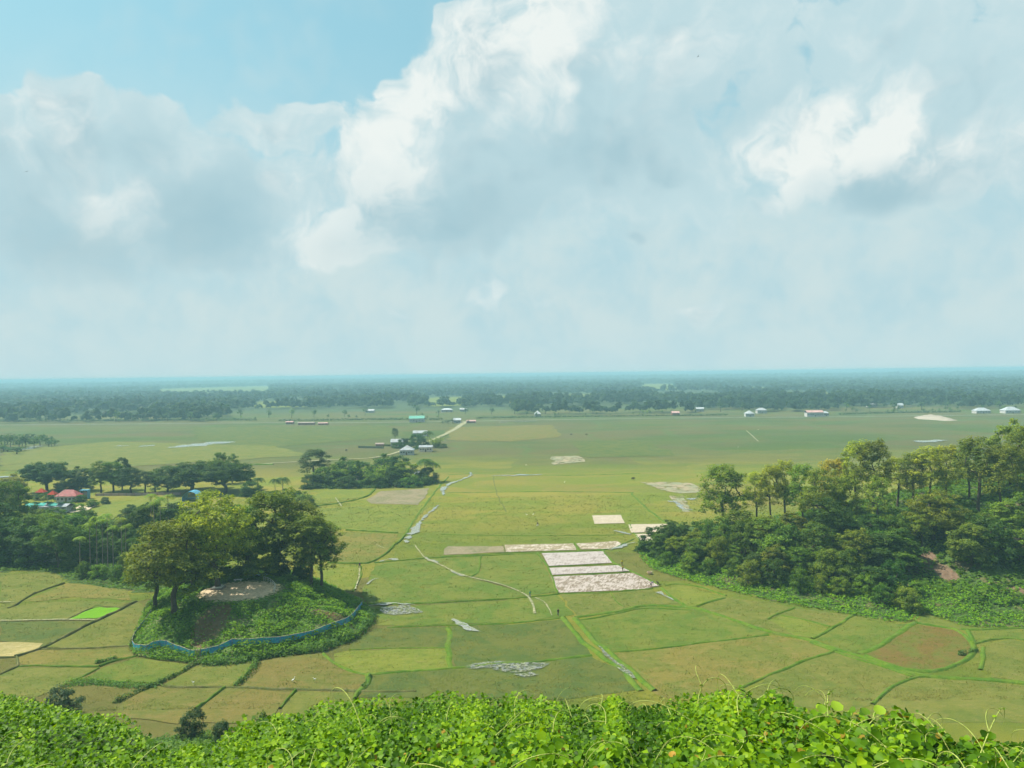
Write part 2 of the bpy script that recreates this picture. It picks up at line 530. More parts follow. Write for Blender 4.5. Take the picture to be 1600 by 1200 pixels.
def field_mat(name, a, b, s=.10, dry=None, dryamt=.5, streak=None):
    """short paddy stubble and grass; a and b the two colours it wanders between"""
    m, t, out = new_mat(name)
    ge = t.n('ShaderNodeNewGeometry'); P = ge.outputs['Position']
    n1 = t.noise(P, s, 6, .68, .8); n2 = t.noise(P, .55, 6, .72); n4 = t.noise(P, 4.0, 3, .6)
    c = t.mix(t.ss(n1, .40, .60), a, b)
    if dry: c = t.mix(t.m('MULTIPLY', t.ss(n2, .50, .66), dryamt), c, dry)
    c = t.mix(t.m('MULTIPLY', t.ss(n2, .47, .30), .55), c, (.058, .088, .018))
    st = t.noise(t.v('MULTIPLY', P, (.35, 1.6, 1)), .9, 5, .7)
    c = t.mix(t.ss(st, .35, .65, 0, .35), c, t.mix(1.0, c, (.66, .78, .6), 'MULTIPLY'))
    c = t.mix(t.ss(n4, .3, .75, 0, .32), c, t.mix(1.0, c, (.6, .64, .6), 'MULTIPLY'))
    principled(t, out, c, .95, .08, t.m('ADD', t.m('MULTIPLY', n4, .6), n2), .25)
    return m

M_GROUND = ground_mat()
s_ = 32000.0
gm = bpy.data.meshes.new('ground')
xs = [-s_, -4000, -1000, -200, 0, 200, 1000, 4000, s_]; ys = [-3000, 0, 200, 500, 1500, 6000, s_]
vv = [(x, y, 0) for y in ys for x in xs]
ff = [[j * 9 + i, j * 9 + i + 1, (j + 1) * 9 + i + 1, (j + 1) * 9 + i] for j in range(len(ys) - 1) for i in range(8)]
gm.from_pydata(vv, [], ff); gm.materials.append(M_GROUND); gm.update()
struct('ground', gm)

# haze in the air over the plain
hz = MB(); hz.box((0, 14500, 28), (33500, 18500, 30.5))
m, t, out = new_mat('haze_air')
pv = t.n('ShaderNodeVolumePrincipled')
pv.inputs['Color'].default_value = (.33, .58, .69, 1)
pv.inputs['Density'].default_value = .00029
pv.inputs['Anisotropy'].default_value = 0.0
t.nt.links.new(pv.outputs[0], out.inputs['Volume'])
m.cycles.homogeneous_volume = True if hasattr(m.cycles, 'homogeneous_volume') else None
hzo = tag(link('haze', hz.build('haze', m)), 'pale blue haze in the air over the whole plain', 'haze', kind='stuff')
hzo.display_type = 'WIRE'

# ------------------------------------------------------------------ flat sheets: fields, tracks, water
def densify(P, step):
    P = np.asarray(P, float); o = []
    for i in range(len(P) - 1):
        n = max(1, int(np.linalg.norm(P[i + 1] - P[i]) / step))
        for k in range(n): o.append(P[i] + (P[i + 1] - P[i]) * k / n)
    o.append(P[-1]); return np.array(o)

def smooth_line(P, it=2):
    P = np.asarray(P, float)
    for _ in range(it):
        q = [P[0]]
        for i in range(len(P) - 1):
            q.append(P[i] * .75 + P[i + 1] * .25); q.append(P[i] * .25 + P[i + 1] * .75)
        q.append(P[-1]); P = np.array(q)
    return P

ZN = [0]
def sheet(name, pix, mat, z=.02, rough=.6, step=2.0, world=False):
    ZN[0] += 1; z = z + .0022 * ZN[0]
    P = np.array([(p if world else pt(*p))[:2] for p in pix])
    P = np.vstack([P, P[:1]])
    P = densify(P, step)[:-1]
    c = P.mean(0)
    nn = np.stack([vn(P[:, 0] / 3, P[:, 1] / 3, 2) - .5, vn(P[:, 0] / 3, P[:, 1] / 3, 6) - .5], 1)
    P = P + nn * rough * 2
    import bmesh
    bm = bmesh.new()
    f = bm.faces.new([bm.verts.new((x, y, z)) for x, y in P])
    if f.normal.z < 0 or True:
        f.normal_update()
        if f.normal.z < 0: f.normal_flip()
    bmesh.ops.triangulate(bm, faces=[f])
    me = bpy.data.meshes.new(name); bm.to_mesh(me); bm.free(); me.materials.append(mat)
    return struct(name, me)

def ribbon(name, pix, w_, mat, z=.03, jit=.3, step=1.5):
    P = smooth_line(np.array([pt(*p)[:2] for p in pix]))
    P = densify(P, step)
    T = np.gradient(P, axis=0); T /= np.linalg.norm(T, axis=1, keepdims=True) + 1e-9
    N = np.stack([-T[:, 1], T[:, 0]], 1)
    s = np.linspace(0, 1, len(P)); ww = np.interp(s, np.linspace(0, 1, len(np.atleast_1d(w_))), np.atleast_1d(w_)) if np.ndim(w_) else np.full(len(P), w_)
    a = ww * (.5 + jit * (vn(P[:, 0] / 2.2, P[:, 1] / 2.2, 1) - .5) * 2)
    b = ww * (.5 + jit * (vn(P[:, 0] / 2.2, P[:, 1] / 2.2, 4) - .5) * 2)
    ZN[0] += 1; z = z + .12 + .0012 * ZN[0]
    L = P + N * a[:, None]; Rr = P - N * b[:, None]
    V = np.concatenate([np.c_[L, np.full(len(P), z)], np.c_[Rr, np.full(len(P), z)]])
    n = len(P)
    F = [[i, n + i, n + i + 1, i + 1] for i in range(n - 1)]
    return struct(name, mesh_np(name, V, F, [mat]))

def water_mat(name, silt, cover, rough=None, sc=1.0):
    """shallow silty water lying in patches between grass tufts; where it is broken the field shows"""
    m, t, out = new_mat(name)
    ge = t.n('ShaderNodeNewGeometry'); P = ge.outputs['Position']
    n = t.noise(P, 1.1 * sc, 4, .6); k = t.noise(P, 1.9 * sc, 6, .75, .6)
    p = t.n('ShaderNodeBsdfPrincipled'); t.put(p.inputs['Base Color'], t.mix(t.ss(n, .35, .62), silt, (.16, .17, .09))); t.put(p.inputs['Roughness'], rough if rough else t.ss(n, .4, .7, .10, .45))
    tp = t.n('ShaderNodeBsdfTransparent'); mx = t.n('ShaderNodeMixShader'); t.put(mx.inputs[0], t.ss(k, cover, cover + .07))
    t.nt.links.new(p.outputs[0], mx.inputs[1]); t.nt.links.new(tp.outputs[0], mx.inputs[2]); t.nt.links.new(mx.outputs[0], out.inputs[0])
    return m
F_OLIVE = field_mat('olive_stubble', (0.098, 0.119, 0.022), (0.131, 0.134, 0.029), dry=(0.178, 0.149, 0.051), dryamt=.45)
F_BROWN = field_mat('brown_stubble', (0.138, 0.114, 0.031), (0.108, 0.113, 0.025), dry=(0.178, 0.138, 0.051), dryamt=.5)
F_TAN = field_mat('tan_stubble', (0.153, 0.131, 0.031), (0.116, 0.128, 0.025), dry=(0.193, 0.149, 0.055), dryamt=.5)
F_GREEN = field_mat('green_grass', (0.078, 0.122, 0.017), (0.119, 0.136, 0.024), dry=(0.152, 0.138, 0.042), dryamt=.35)
F_WET = field_mat('wet_green_grass', (0.062, 0.091, 0.022), (0.095, 0.105, 0.024), dry=(0.108, 0.116, 0.022), dryamt=.4)
F_RED = field_mat('brown_red_stubble', (0.128, 0.090, 0.025), (0.100, 0.112, 0.022), s=.07, dry=(0.162, 0.090, 0.037), dryamt=.5)
F_YEL = field_mat('yellow_green_grass', (0.142, 0.157, 0.024), (0.113, 0.144, 0.021), dry=(0.184, 0.159, 0.055), dryamt=.4)
F_PADDY = field_mat('bright_seedlings', (0.131, 0.291, 0.012), (0.108, 0.245, 0.011))
F_DRY = field_mat('dry_straw', (.32, .26, .11), (.26, .22, .09), dry=(.38, .32, .18), dryamt=.5)
F_SOIL = field_mat('grey_brown_soil', (.21, .17, .11), (.15, .14, .075), dry=(.26, .22, .15), dryamt=.5)
M_BUND = field_mat('bund_grass', (.058, .125, .010), (.095, .150, .014), s=.3, dry=(.14, .14, .05), dryamt=.4)
M_BUNDD = field_mat('dull_bund_grass', (.080, .096, .024), (.115, .115, .040), s=.3, dry=(.20, .17, .09), dryamt=.5)
M_SAND = simple('pale_sand', (.50, .42, .30), .95, .1, .3, .5)
M_TRACK = simple('dirt_track', (.27, .26, .15), .95, .1, .35, .3)

ZF = .02
M_BARE = water_mat('bare_patches', (.24, .19, .11), .52, .95, .12)
for nm, mt, px in [
    ('paddy_field', F_BROWN, [(400, 1034), (445, 1026), (505, 1020), (525, 1041), (550, 1051), (575, 1055), (574, 1068), (558, 1080), (470, 1078), (375, 1076), (392, 1053)]),
    ('paddy_field', F_TAN, [(955, 1021), (1012, 1016), (1087, 1007), (1150, 999), (1205, 992), (1265, 1003), (1305, 1018), (1250, 1036), (1200, 1055), (1110, 1090), (1030, 1090), (990, 1050)]),
    ('paddy_field', F_OLIVE, [(1310, 1019), (1340, 1026), (1375, 1039), (1425, 1056), (1400, 1070), (1377, 1090), (1340, 1110), (1150, 1100), (1200, 1056), (1250, 1036)]),
    ('paddy_field', F_OLIVE, [(1440, 1058), (1550, 1065), (1640, 1077), (1640, 1130), (1340, 1130), (1377, 1088), (1400, 1071)]),
    ('paddy_field', F_GREEN, [(903, 968), (972, 957), (1000, 948), (1087, 951), (1125, 963), (1200, 989), (1150, 997), (1087, 1005), (1012, 1014), (955, 1019), (928, 999)]),
    ('paddy_field', F_YEL, [(1033, 923), (1060, 915), (1132, 933), (1092, 947), (1072, 948)]),
    ('paddy_field', F_OLIVE, [(1092, 949), (1134, 935), (1200, 940), (1240, 950), (1215, 960), (1200, 968), (1270, 998), (1200, 986), (1125, 961)]),
    ('paddy_field', F_YEL, [(1218, 962), (1250, 968), (1296, 980), (1272, 998), (1240, 992), (1204, 969)]),
    ('paddy_field', F_OLIVE, [(1222, 960), (1245, 951), (1300, 957), (1335, 961), (1300, 980)]),
    ('paddy_field', F_GREEN, [(1275, 999), (1302, 982), (1339, 961), (1400, 976), (1428, 974), (1413, 980), (1390, 1000), (1360, 1014), (1340, 1022), (1307, 1015)]),
    ('paddy_field', F_RED, [(1350, 1023), (1392, 1003), (1418, 981), (1432, 976), (1487, 984), (1500, 989), (1518, 1008), (1518, 1022), (1498, 1036), (1475, 1045), (1437, 1049), (1400, 1042)]),
    ('paddy_field', F_GREEN, [(1434, 973), (1443, 958), (1470, 967), (1500, 980), (1512, 984), (1500, 985)]),
    ('paddy_field', F_GREEN, [(1516, 987), (1575, 984), (1650, 982), (1650, 1010), (1600, 1001), (1580, 996), (1550, 999), (1523, 1006)]),
    ('paddy_field', F_OLIVE, [(1540, 1012), (1552, 1003), (1580, 999), (1650, 1012), (1650, 1070), (1550, 1060), (1540, 1045)]),
    ('paddy_field', F_WET, [(548, 1003), (585, 982), (697, 980), (703, 1000), (697, 1011), (545, 1014)]),
    ('paddy_field', F_YEL, [(520, 1022), (545, 1016), (697, 1013), (700, 1045), (625, 1048), (577, 1053), (550, 1049), (528, 1039)]),
    ('paddy_field', F_WET, [(578, 1057), (625, 1051), (722, 1045), (800, 1039), (925, 1027), (975, 1050), (995, 1080), (880, 1092), (560, 1090), (576, 1070)]),
    ('paddy_field', F_WET, [(706, 980), (800, 976), (878, 968), (903, 998), (924, 1024), (850, 1032), (722, 1042), (709, 1042), (704, 1010)]),
    ('paddy_field', F_GREEN, [(578, 948), (650, 946), (800, 938), (872, 930), (895, 960), (875, 964), (800, 973), (697, 976), (590, 978)]),
    ('paddy_field', F_GREEN, [(588, 882), (662, 875), (750, 871), (750, 892), (735, 903), (800, 922), (800, 934), (650, 942), (578, 943), (562, 930)]),
    ('paddy_field', F_OLIVE, [(876, 929), (955, 927), (1018, 921), (1060, 943), (1000, 945), (970, 955), (900, 963)]),
    ('paddy_field', F_GREEN, [(754, 870), (800, 867), (841, 865), (872, 926), (800, 933), (800, 918), (740, 902), (752, 892)]),
    ('paddy_field', F_YEL, [(488, 884), (512, 882), (558, 884), (560, 905), (548, 926), (505, 912), (500, 900)]),
    ('paddy_field', F_TAN, [(500, 831), (540, 831), (622, 835), (610, 857), (585, 877), (560, 880), (515, 878), (500, 860)]),
    ('paddy_field', F_YEL, [(495, 795), (570, 791), (650, 791), (668, 792), (632, 834), (540, 827), (500, 828)]),
    ('paddy_field', F_OLIVE, [(0, 898), (90, 895), (100, 912), (72, 921), (37, 936), (22, 946), (0, 942)]),
    ('paddy_field', F_TAN, [(105, 911), (200, 922), (205, 938), (110, 933), (60, 940), (40, 938)]),
    ('paddy_field', F_OLIVE, [(25, 948), (60, 941), (205, 940), (190, 949), (150, 946), (105, 968), (0, 970), (0, 945)]),
    ('paddy_field', F_WET, [(0, 973), (100, 971), (147, 972), (100, 994), (66, 1012), (0, 1001)]),
    ('paddy_field', F_OLIVE, [(152, 972), (192, 953), (215, 942), (235, 950), (205, 1007), (175, 1010), (68, 1013), (100, 998)]),
    ('paddy_field', F_TAN, [(30, 1040), (26, 1029), (62, 1017), (175, 1014), (203, 1012), (210, 1026), (155, 1040), (112, 1039)]),
    ('paddy_field', F_OLIVE, [(-40, 1068), (0, 1056), (28, 1044), (112, 1043), (150, 1045), (112, 1066), (60, 1088), (-40, 1092)]),
    ('paddy_field', F_GREEN, [(158, 1045), (215, 1028), (300, 1038), (276, 1054), (248, 1067), (190, 1066), (132, 1062)]),
    ('paddy_field', F_OLIVE, [(256, 1070), (282, 1056), (310, 1040), (345, 1042), (395, 1034), (388, 1052), (366, 1073), (264, 1073)]),
    ('paddy_field', F_BROWN, [(192, 1098), (222, 1079), (250, 1072), (264, 1076), (347, 1077), (303, 1110), (280, 1130), (180, 1120)]),
    ('paddy_field', F_BROWN, [(310, 1110), (352, 1077), (458, 1081), (436, 1108), (420, 1130), (300, 1130)]),
    ('paddy_field', F_OLIVE, [(442, 1108), (465, 1081), (552, 1083), (552, 1120), (440, 1130)]),
    ('seedling_plot', F_PADDY, [(108, 967), (151, 949), (192, 951), (150, 967)]),
    ('straw_plot', F_DRY, [(-20, 1006), (15, 1004), (70, 1006), (60, 1014), (24, 1026), (-20, 1027)]),
    ('seedling_plot', F_YEL, [(487, 777), (507, 765), (583, 764), (573, 775), (530, 784), (495, 788)]),
    ('ploughed_plot', F_SOIL, [(572, 782), (595, 768), (671, 763), (665, 777), (652, 789), (580, 787)]),
    ('ploughed_plot', F_SOIL, [(692, 858), (700, 854), (785, 854), (787, 863), (693, 868)]),
    ('bare_ground', M_BARE, [(1000, 755), (1080, 754), (1100, 770), (1050, 772)]),
    ('bare_ground', M_BARE, [(1045, 775), (1068, 775), (1080, 800), (1068, 800)]),
    ('bare_ground', M_BARE, [(862, 714), (905, 712), (915, 722), (870, 726)]),
    ('far_field', F_BROWN, [(700, 668), (860, 664), (880, 682), (800, 690), (700, 688)]),
    ('far_field', F_WET, [(300, 668), (600, 665), (640, 680), (420, 700), (310, 690)]),
    ('far_field', F_OLIVE, [(0, 705), (180, 690), (430, 697), (480, 712), (100, 735), (0, 735)]),
    ('far_field', F_WET, [(890, 690), (1000, 688), (1060, 712), (920, 715)]),
]:
    far = min(p[1] for p in px) < 760
    sheet(nm, px, mt, z=ZF * (3 if far else 1), rough=.5 if not far else 4, step=2.0 if not far else 10)

# flooded and muddy plots
def mud_mat(name, pale, dark, amount, ang, rough=.35):
    m, t, out = new_mat(name)
    ge = t.n('ShaderNodeNewGeometry'); P = ge.outputs['Position']
    mp = t.n('ShaderNodeMapping'); t.put(mp.inputs[0], P); mp.inputs['Rotation'].default_value = (0, 0, ang)
    st = t.v('MULTIPLY', mp.outputs[0], (1.0, .16, 1))
    n = t.noise(st, 3.0, 6, .72, .4)
    n2 = t.noise(P, .35, 4, .6)
    f = t.ss(t.m('ADD', t.m('MULTIPLY', n, .65), t.m('MULTIPLY', n2, .35)), amount - .04, amount + .05)
    c = t.mix(f, pale, dark)
    principled(t, out, c, t.m('ADD', rough + .15, t.m('MULTIPLY', f, .4)), .25, n, .05)
    return m
MUD_A = mud_mat('flooded_mud', (.300, .262, .240), (.200, .170, .148), .52, .3)
MUD_B = mud_mat('streaky_mud', (.310, .265, .235), (.130, .098, .062), .50, .35)
MUD_C = mud_mat('brown_streaky_mud', (.38, .33, .28), (.18, .145, .08), .47, .35)
MUD_D = mud_mat('pale_dry_mud', (.33, .28, .21), (.28, .24, .17), .5, .3, .8)
for mt, px in [(MUD_A, [(846, 865), (943, 862), (956, 880), (858, 885)]), (MUD_A, [(858, 888), (969, 884), (984, 893), (863, 899)]),
               (MUD_B, [(861, 902), (990, 896), (1030, 916), (1000, 922), (873, 927)]), (MUD_C, [(788, 852), (896, 850), (901, 860), (790, 863)]),
               (MUD_C, [(900, 850), (965, 846), (972, 851), (955, 859), (908, 859)]), (MUD_D, [(925, 806), (970, 805), (976, 818), (929, 819)]),
               (MUD_D, [(982, 820), (1045, 819), (1053, 831), (986, 833)]), (MUD_D, [(992, 835), (1036, 834), (1030, 846), (1000, 847)])]:
    sheet('flooded_plot', px, mt, z=.045, rough=.12, step=1.0)

M_WATER = water_mat('silty_water_painted_glint', (.24, .255, .25), .545, None, 1.6)  # silty water; base colour kept pale to stand in for bright sky glints
M_WATER2 = water_mat('shallow_grassy_water', (.115, .125, .12), .48, None, .9)
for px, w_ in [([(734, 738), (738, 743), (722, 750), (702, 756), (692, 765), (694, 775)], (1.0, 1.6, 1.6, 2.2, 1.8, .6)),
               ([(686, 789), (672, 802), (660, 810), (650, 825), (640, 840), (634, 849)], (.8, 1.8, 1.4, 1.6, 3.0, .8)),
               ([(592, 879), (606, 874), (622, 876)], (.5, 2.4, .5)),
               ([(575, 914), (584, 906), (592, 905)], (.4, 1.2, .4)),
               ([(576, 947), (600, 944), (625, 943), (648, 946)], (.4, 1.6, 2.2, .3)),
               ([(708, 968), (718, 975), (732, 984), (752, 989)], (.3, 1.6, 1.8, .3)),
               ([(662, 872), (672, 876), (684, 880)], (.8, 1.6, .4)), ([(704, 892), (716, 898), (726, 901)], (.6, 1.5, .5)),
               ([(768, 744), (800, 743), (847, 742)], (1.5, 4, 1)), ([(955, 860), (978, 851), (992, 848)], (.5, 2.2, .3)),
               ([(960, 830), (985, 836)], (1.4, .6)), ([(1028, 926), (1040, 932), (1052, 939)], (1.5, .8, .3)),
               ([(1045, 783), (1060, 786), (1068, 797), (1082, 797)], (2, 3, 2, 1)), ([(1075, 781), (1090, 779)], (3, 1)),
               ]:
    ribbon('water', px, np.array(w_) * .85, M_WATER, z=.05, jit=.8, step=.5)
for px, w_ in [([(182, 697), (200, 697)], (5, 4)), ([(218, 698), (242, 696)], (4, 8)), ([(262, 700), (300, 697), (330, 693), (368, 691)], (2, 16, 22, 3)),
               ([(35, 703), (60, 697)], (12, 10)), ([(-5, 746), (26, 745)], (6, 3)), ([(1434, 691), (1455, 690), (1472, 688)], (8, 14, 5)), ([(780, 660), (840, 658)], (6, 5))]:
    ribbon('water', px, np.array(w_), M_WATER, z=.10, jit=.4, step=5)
sheet('water', [(722, 1043), (738, 1037), (775, 1034), (798, 1036), (860, 1038), (850, 1046), (800, 1052), (760, 1046), (735, 1047)], M_WATER2, z=.05, rough=.5, step=.8)
sheet('water', [(800, 1055), (830, 1050), (840, 1056), (815, 1062)], M_WATER2, z=.05, rough=.6, step=.8)
sheet('water', [(590, 950), (640, 947), (660, 956), (620, 962), (600, 960)], M_WATER2, z=.045, rough=1.2, step=.8)
ribbon('water', [(935, 1010), (955, 1032), (975, 1048), (992, 1062)], np.array((.3, .9, 1.3, .4)), M_WATER2, z=.06, step=.8)

# tracks
for px, w_ in [([(395, 727), (427, 724), (467, 722), (512, 719), (575, 717), (605, 712), (624, 706)], (3, 4, 4)),
               ([(624, 706), (655, 696), (684, 684), (708, 673), (722, 663), (728, 659)], (4, 6, 7, 10))]:
    ribbon('dirt_road', px, np.array(w_) * .7, M_TRACK, z=.12, jit=.12, step=4)
ribbon('road', [(-60, 665), (200, 663), (400, 661), (530, 661), (720, 659), (800, 657), (1100, 653), (1300, 652), (1680, 647)], 6.0, simple('pale_road', (.21, .235, .17), .9, .1, .2, .05), z=.15, jit=.1, step=12)
M_PATH = water_mat('worn_path', (.27, .25, .13), .53, .9)
for px, w_ in [([(648, 852), (655, 862), (663, 872)], .5), ([(663, 873), (680, 880), (705, 892), (728, 902), (775, 911), (805, 922), (827, 933), (833, 948), (836, 960)], .8),
               ([(836, 935), (850, 941), (858, 952), (862, 963)], .5), ([(586, 851), (596, 856), (603, 858)], .4), ([(562, 888), (561, 905), (555, 922)], .6),
               ([(0, 942), (22, 942)], .6), ([(0, 971), (100, 969), (148, 970)], .7), ([(524, 778), (534, 792)], .8), 
               ([(1166, 673), (1185, 690)], 1.2)]:
    ribbon('footpath', px, w_ * .7, M_PATH, z=.055, jit=.35, step=1.0)

# bunds: low grassy banks between the fields
def bund(pix, w_=1.3, h=.38, mat=None):
    P = smooth_line(np.array([pt(*p)[:2] for p in pix])); P = densify(P, .9)
    T = np.gradient(P, axis=0); T /= np.linalg.norm(T, axis=1, keepdims=True) + 1e-9
    N = np.stack([-T[:, 1], T[:, 0]], 1)
    wob = (vn(P[:, 0] / 5, P[:, 1] / 5, 8) - .5) * .8
    P = P + N * wob[:, None]
    ww = w_ * (.75 + .5 * vn(P[:, 0] / 2.5, P[:, 1] / 2.5, 3)); hh = h * (.6 + .8 * vn(P[:, 0] / 1.3, P[:, 1] / 1.3, 5))
    prof = [(-.75, -.1), (-.42, .7), (-.15, 1.0), (.2, .95), (.45, .65), (.78, -.1)]
    V = []
    for k, (a, b) in enumerate(prof):
        j = .12 * (vn(P[:, 0] * 1.7, P[:, 1] * 1.7, 20 + k) - .5)
        V.append(np.c_[P + N * (a * ww)[:, None], np.where(b > 0, b * hh + j, -.06)])
    V = np.concatenate(V); n = len(P); F = []
    for k in range(len(prof) - 1):
        for i in range(n - 1): F.append([(k + 1) * n + i, (k + 1) * n + i + 1, k * n + i + 1, k * n + i])
    struct('bund', mesh_np('bund', V, F, [mat or M_BUND], smooth=True))

D_ = M_BUNDD
for px, w_, h, mt in [
    ([(10, 951), (22, 947), (37, 936), (72, 921), (101, 912)], .9, .5, D_), ([(106, 968), (128, 957), (150, 948), (192, 950)], .6, .3, D_),
    ([(24, 1027), (65, 1014), (100, 995), (150, 970), (192, 951), (215, 940)], 1.3, .6, D_), ([(24, 1027), (28, 1041)], .8, .4, D_), ([(-20, 1029), (24, 1028)], .6, .4, D_),
    ([(-20, 1062), (0, 1054), (28, 1042)], .9, .5, D_), ([(65, 1014), (120, 1013), (175, 1012), (203, 1009)], .6, .3, D_), ([(28, 1042), (70, 1041), (112, 1041), (155, 1042)], .8, .35, M_BUND),
    ([(155, 1044), (130, 1057), (110, 1065)], .7, .3, M_BUND), ([(155, 1042), (175, 1034), (212, 1025)], 1.2, .5, M_BUND),
    ([(250, 1069), (262, 1074), (350, 1075), (400, 1076), (470, 1078), (555, 1080), (600, 1081), (650, 1080)], .9, .4, D_), ([(350, 1075), (328, 1092), (305, 1110)], 1.1, .6, M_BUND),
    ([(462, 1080), (450, 1094), (437, 1108)], .9, .5, M_BUND), ([(507, 1021), (525, 1040), (550, 1051), (575, 1054)], 1.2, .3, M_BUND),
    ([(578, 1054), (574, 1070), (560, 1080), (556, 1094)], 1.6, .6, M_BUND), ([(575, 1054), (625, 1049), (675, 1047), (722, 1043), (750, 1040), (800, 1037), (850, 1034), (925, 1025)], 1.3, .35, M_BUND),
    ([(697, 980), (705, 990), (701, 1005), (700, 1020), (704, 1045)], 2.2, .15, M_BUND), ([(605, 980), (697, 978), (800, 975), (875, 965)], 1.0, .3, M_BUND),
    ([(545, 1015), (620, 1013), (697, 1012)], .8, .2, M_BUND), ([(575, 945), (650, 944), (800, 936), (872, 928), (955, 926), (1020, 920)], 1.0, .4, M_BUND),
    ([(512, 880), (560, 882), (585, 879), (612, 857), (632, 837)], 1.3, .6, M_BUND), ([(632, 837), (655, 800), (680, 768), (700, 745)], 1.4, .3, M_BUND), ([(540, 829), (622, 833)], 1.1, .6, M_BUND),
    ([(550, 925), (562, 905), (565, 885)], .8, .3, M_BUND), ([(585, 880), (662, 872), (750, 869), (800, 866), (950, 860), (972, 851), (990, 842)], 1.0, .35, M_BUND),
    ([(752, 869), (750, 892), (735, 902)], .9, .25, M_BUND), ([(841, 864), (857, 887), (872, 927)], .9, .35, M_BUND), ([(843, 862), (898, 848), (940, 861)], .6, .2, M_BUND),
    ([(858, 886.5), (910, 884), (969, 882)], .7, .3, M_BUND), ([(861, 900.5), (920, 898), (990, 894)], .7, .3, M_BUND), ([(943, 860), (957, 879), (985, 893), (1032, 914)], 1.4, .3, M_BUND),
    ([(880, 965), (905, 997), (930, 1020), (975, 1047), (1000, 1080)], 2.0, .45, M_BUND), ([(899, 966), (925, 999), (952, 1020), (990, 1050), (1022, 1080)], 2.0, .5, M_BUND),
    ([(899, 965), (935, 960), (972, 956), (1000, 946), (1087, 949), (1125, 962), (1200, 988), (1265, 1000), (1307, 1016), (1340, 1024), (1375, 1037), (1425, 1054), (1475, 1060), (1550, 1062), (1620, 1070)], 2.0, .45, M_BUND),
    ([(905, 969), (972, 959), (1000, 950), (1080, 953)], .9, .3, M_BUND), ([(1265, 1004), (1307, 1020), (1375, 1041), (1425, 1057)], .9, .3, M_BUND),
    ([(952, 1020), (1012, 1015), (1087, 1006), (1150, 998), (1200, 992)], 1.1, .3, M_BUND), ([(1034, 920), (1062, 943), (1074, 949)], 1.2, .5, M_BUND),
    ([(955, 926), (960, 938), (975, 948)], .6, .25, M_BUND), ([(1090, 948), (1132, 934)], 1.3, .35, M_BUND), ([(1040, 915), (1060, 912), (1100, 918), (1136, 931)], 1.0, .3, M_BUND),
    ([(1200, 968), (1215, 960), (1242, 950)], 1.0, .3, M_BUND), ([(1270, 999), (1300, 982), (1337, 960)], 1.4, .4, M_BUND), ([(1220, 962), (1250, 967), (1297, 979)], .9, .25, M_BUND),
    ([(1340, 1021), (1362, 1015), (1392, 1000), (1415, 980), (1430, 974)], 2.2, .35, M_BUND), ([(1430, 974), (1487, 982), (1500, 987), (1520, 1007)], 1.2, .5, M_BUND),
    ([(1520, 1007), (1522, 1022), (1500, 1037), (1475, 1047), (1437, 1051), (1400, 1044), (1350, 1025)], 1.6, .45, M_BUND), ([(1502, 983), (1515, 985), (1575, 983), (1650, 981)], 1.2, .4, M_BUND),
    ([(1512, 985), (1522, 1007)], 1.4, .3, M_BUND), ([(1520, 1007), (1550, 1000), (1580, 997), (1650, 1008)], 1.0, .35, M_BUND), ([(1532, 1047), (1537, 1030), (1537, 1012)], 1.4, .3, M_BUND),
    ([(1360, 1100), (1377, 1087), (1400, 1070), (1425, 1059), (1440, 1057), (1550, 1064), (1650, 1074)], 1.2, .4, M_BUND), ([(1150, 1078), (1200, 1055), (1250, 1035), (1307, 1017)], 1.2, .35, M_BUND),
    ([(982, 818), (1000, 847)], 1.0, .3, M_BUND), ([(985, 833.5), (1040, 833)], .8, .25, M_BUND), ([(690, 870), (740, 868), (788, 864), (905, 861.5)], .8, .3, M_BUND), ([(786, 852), (790, 864)], .9, .3, D_),
    ([(897, 848), (906, 861)], .9, .3, M_BUND), ([(485, 792), (530, 787), (574, 777), (586, 764)], 1.8, .6, M_BUND), ([(700, 770), (860, 768), (990, 770)], 1.2, .25, M_BUND),
    ([(985, 770), (1005, 790), (1030, 810), (1048, 822)], 1.6, .2, M_BUND), ([(690, 835), (800, 838), (975, 836)], .9, .25, M_BUND), ([(770, 745), (775, 770), (790, 800)], .7, .15, D_),
    ([(700, 742), (780, 738), (860, 744), (1000, 740)], 1.5, .25, M_BUND), ([(0, 728), (40, 724)], 3, .5, D_), ([(385, 727), (427, 726)], 3, .9, M_BUND),
]:
    bund(px, w_ * .48, h * .75, mt)

# ------------------------------------------------------------------ hills
def grid_mesh(name, poly, hf, step, mats, margin=2.0, matf=None):
    lo = poly.min(0) - margin; hi = poly.max(0) + margin
    nx = int((hi[0] - lo[0]) / step) + 2; ny = int((hi[1] - lo[1]) / step) + 2
    X, Y = np.meshgrid(lo[0] + np.arange(nx) * step, lo[1] + np.arange(ny) * step)
    P = np.c_[X.ravel(), Y.ravel()]; Z = hf(P); sd = sdist(P, poly)
    i, j = np.meshgrid(np.arange(nx - 1), np.arange(ny - 1)); a = (j * nx + i).ravel()
    F = np.c_[a, a + 1, a + nx + 1, a + nx]
    F = F[(sd[F].max(1) > 0)]
    used = np.unique(F); mp = np.full(len(P), -1); mp[used] = np.arange(len(used))
    V = np.c_[P, Z][used]; F = mp[F]
    return mesh_np(name, V, F, mats, smooth=True)

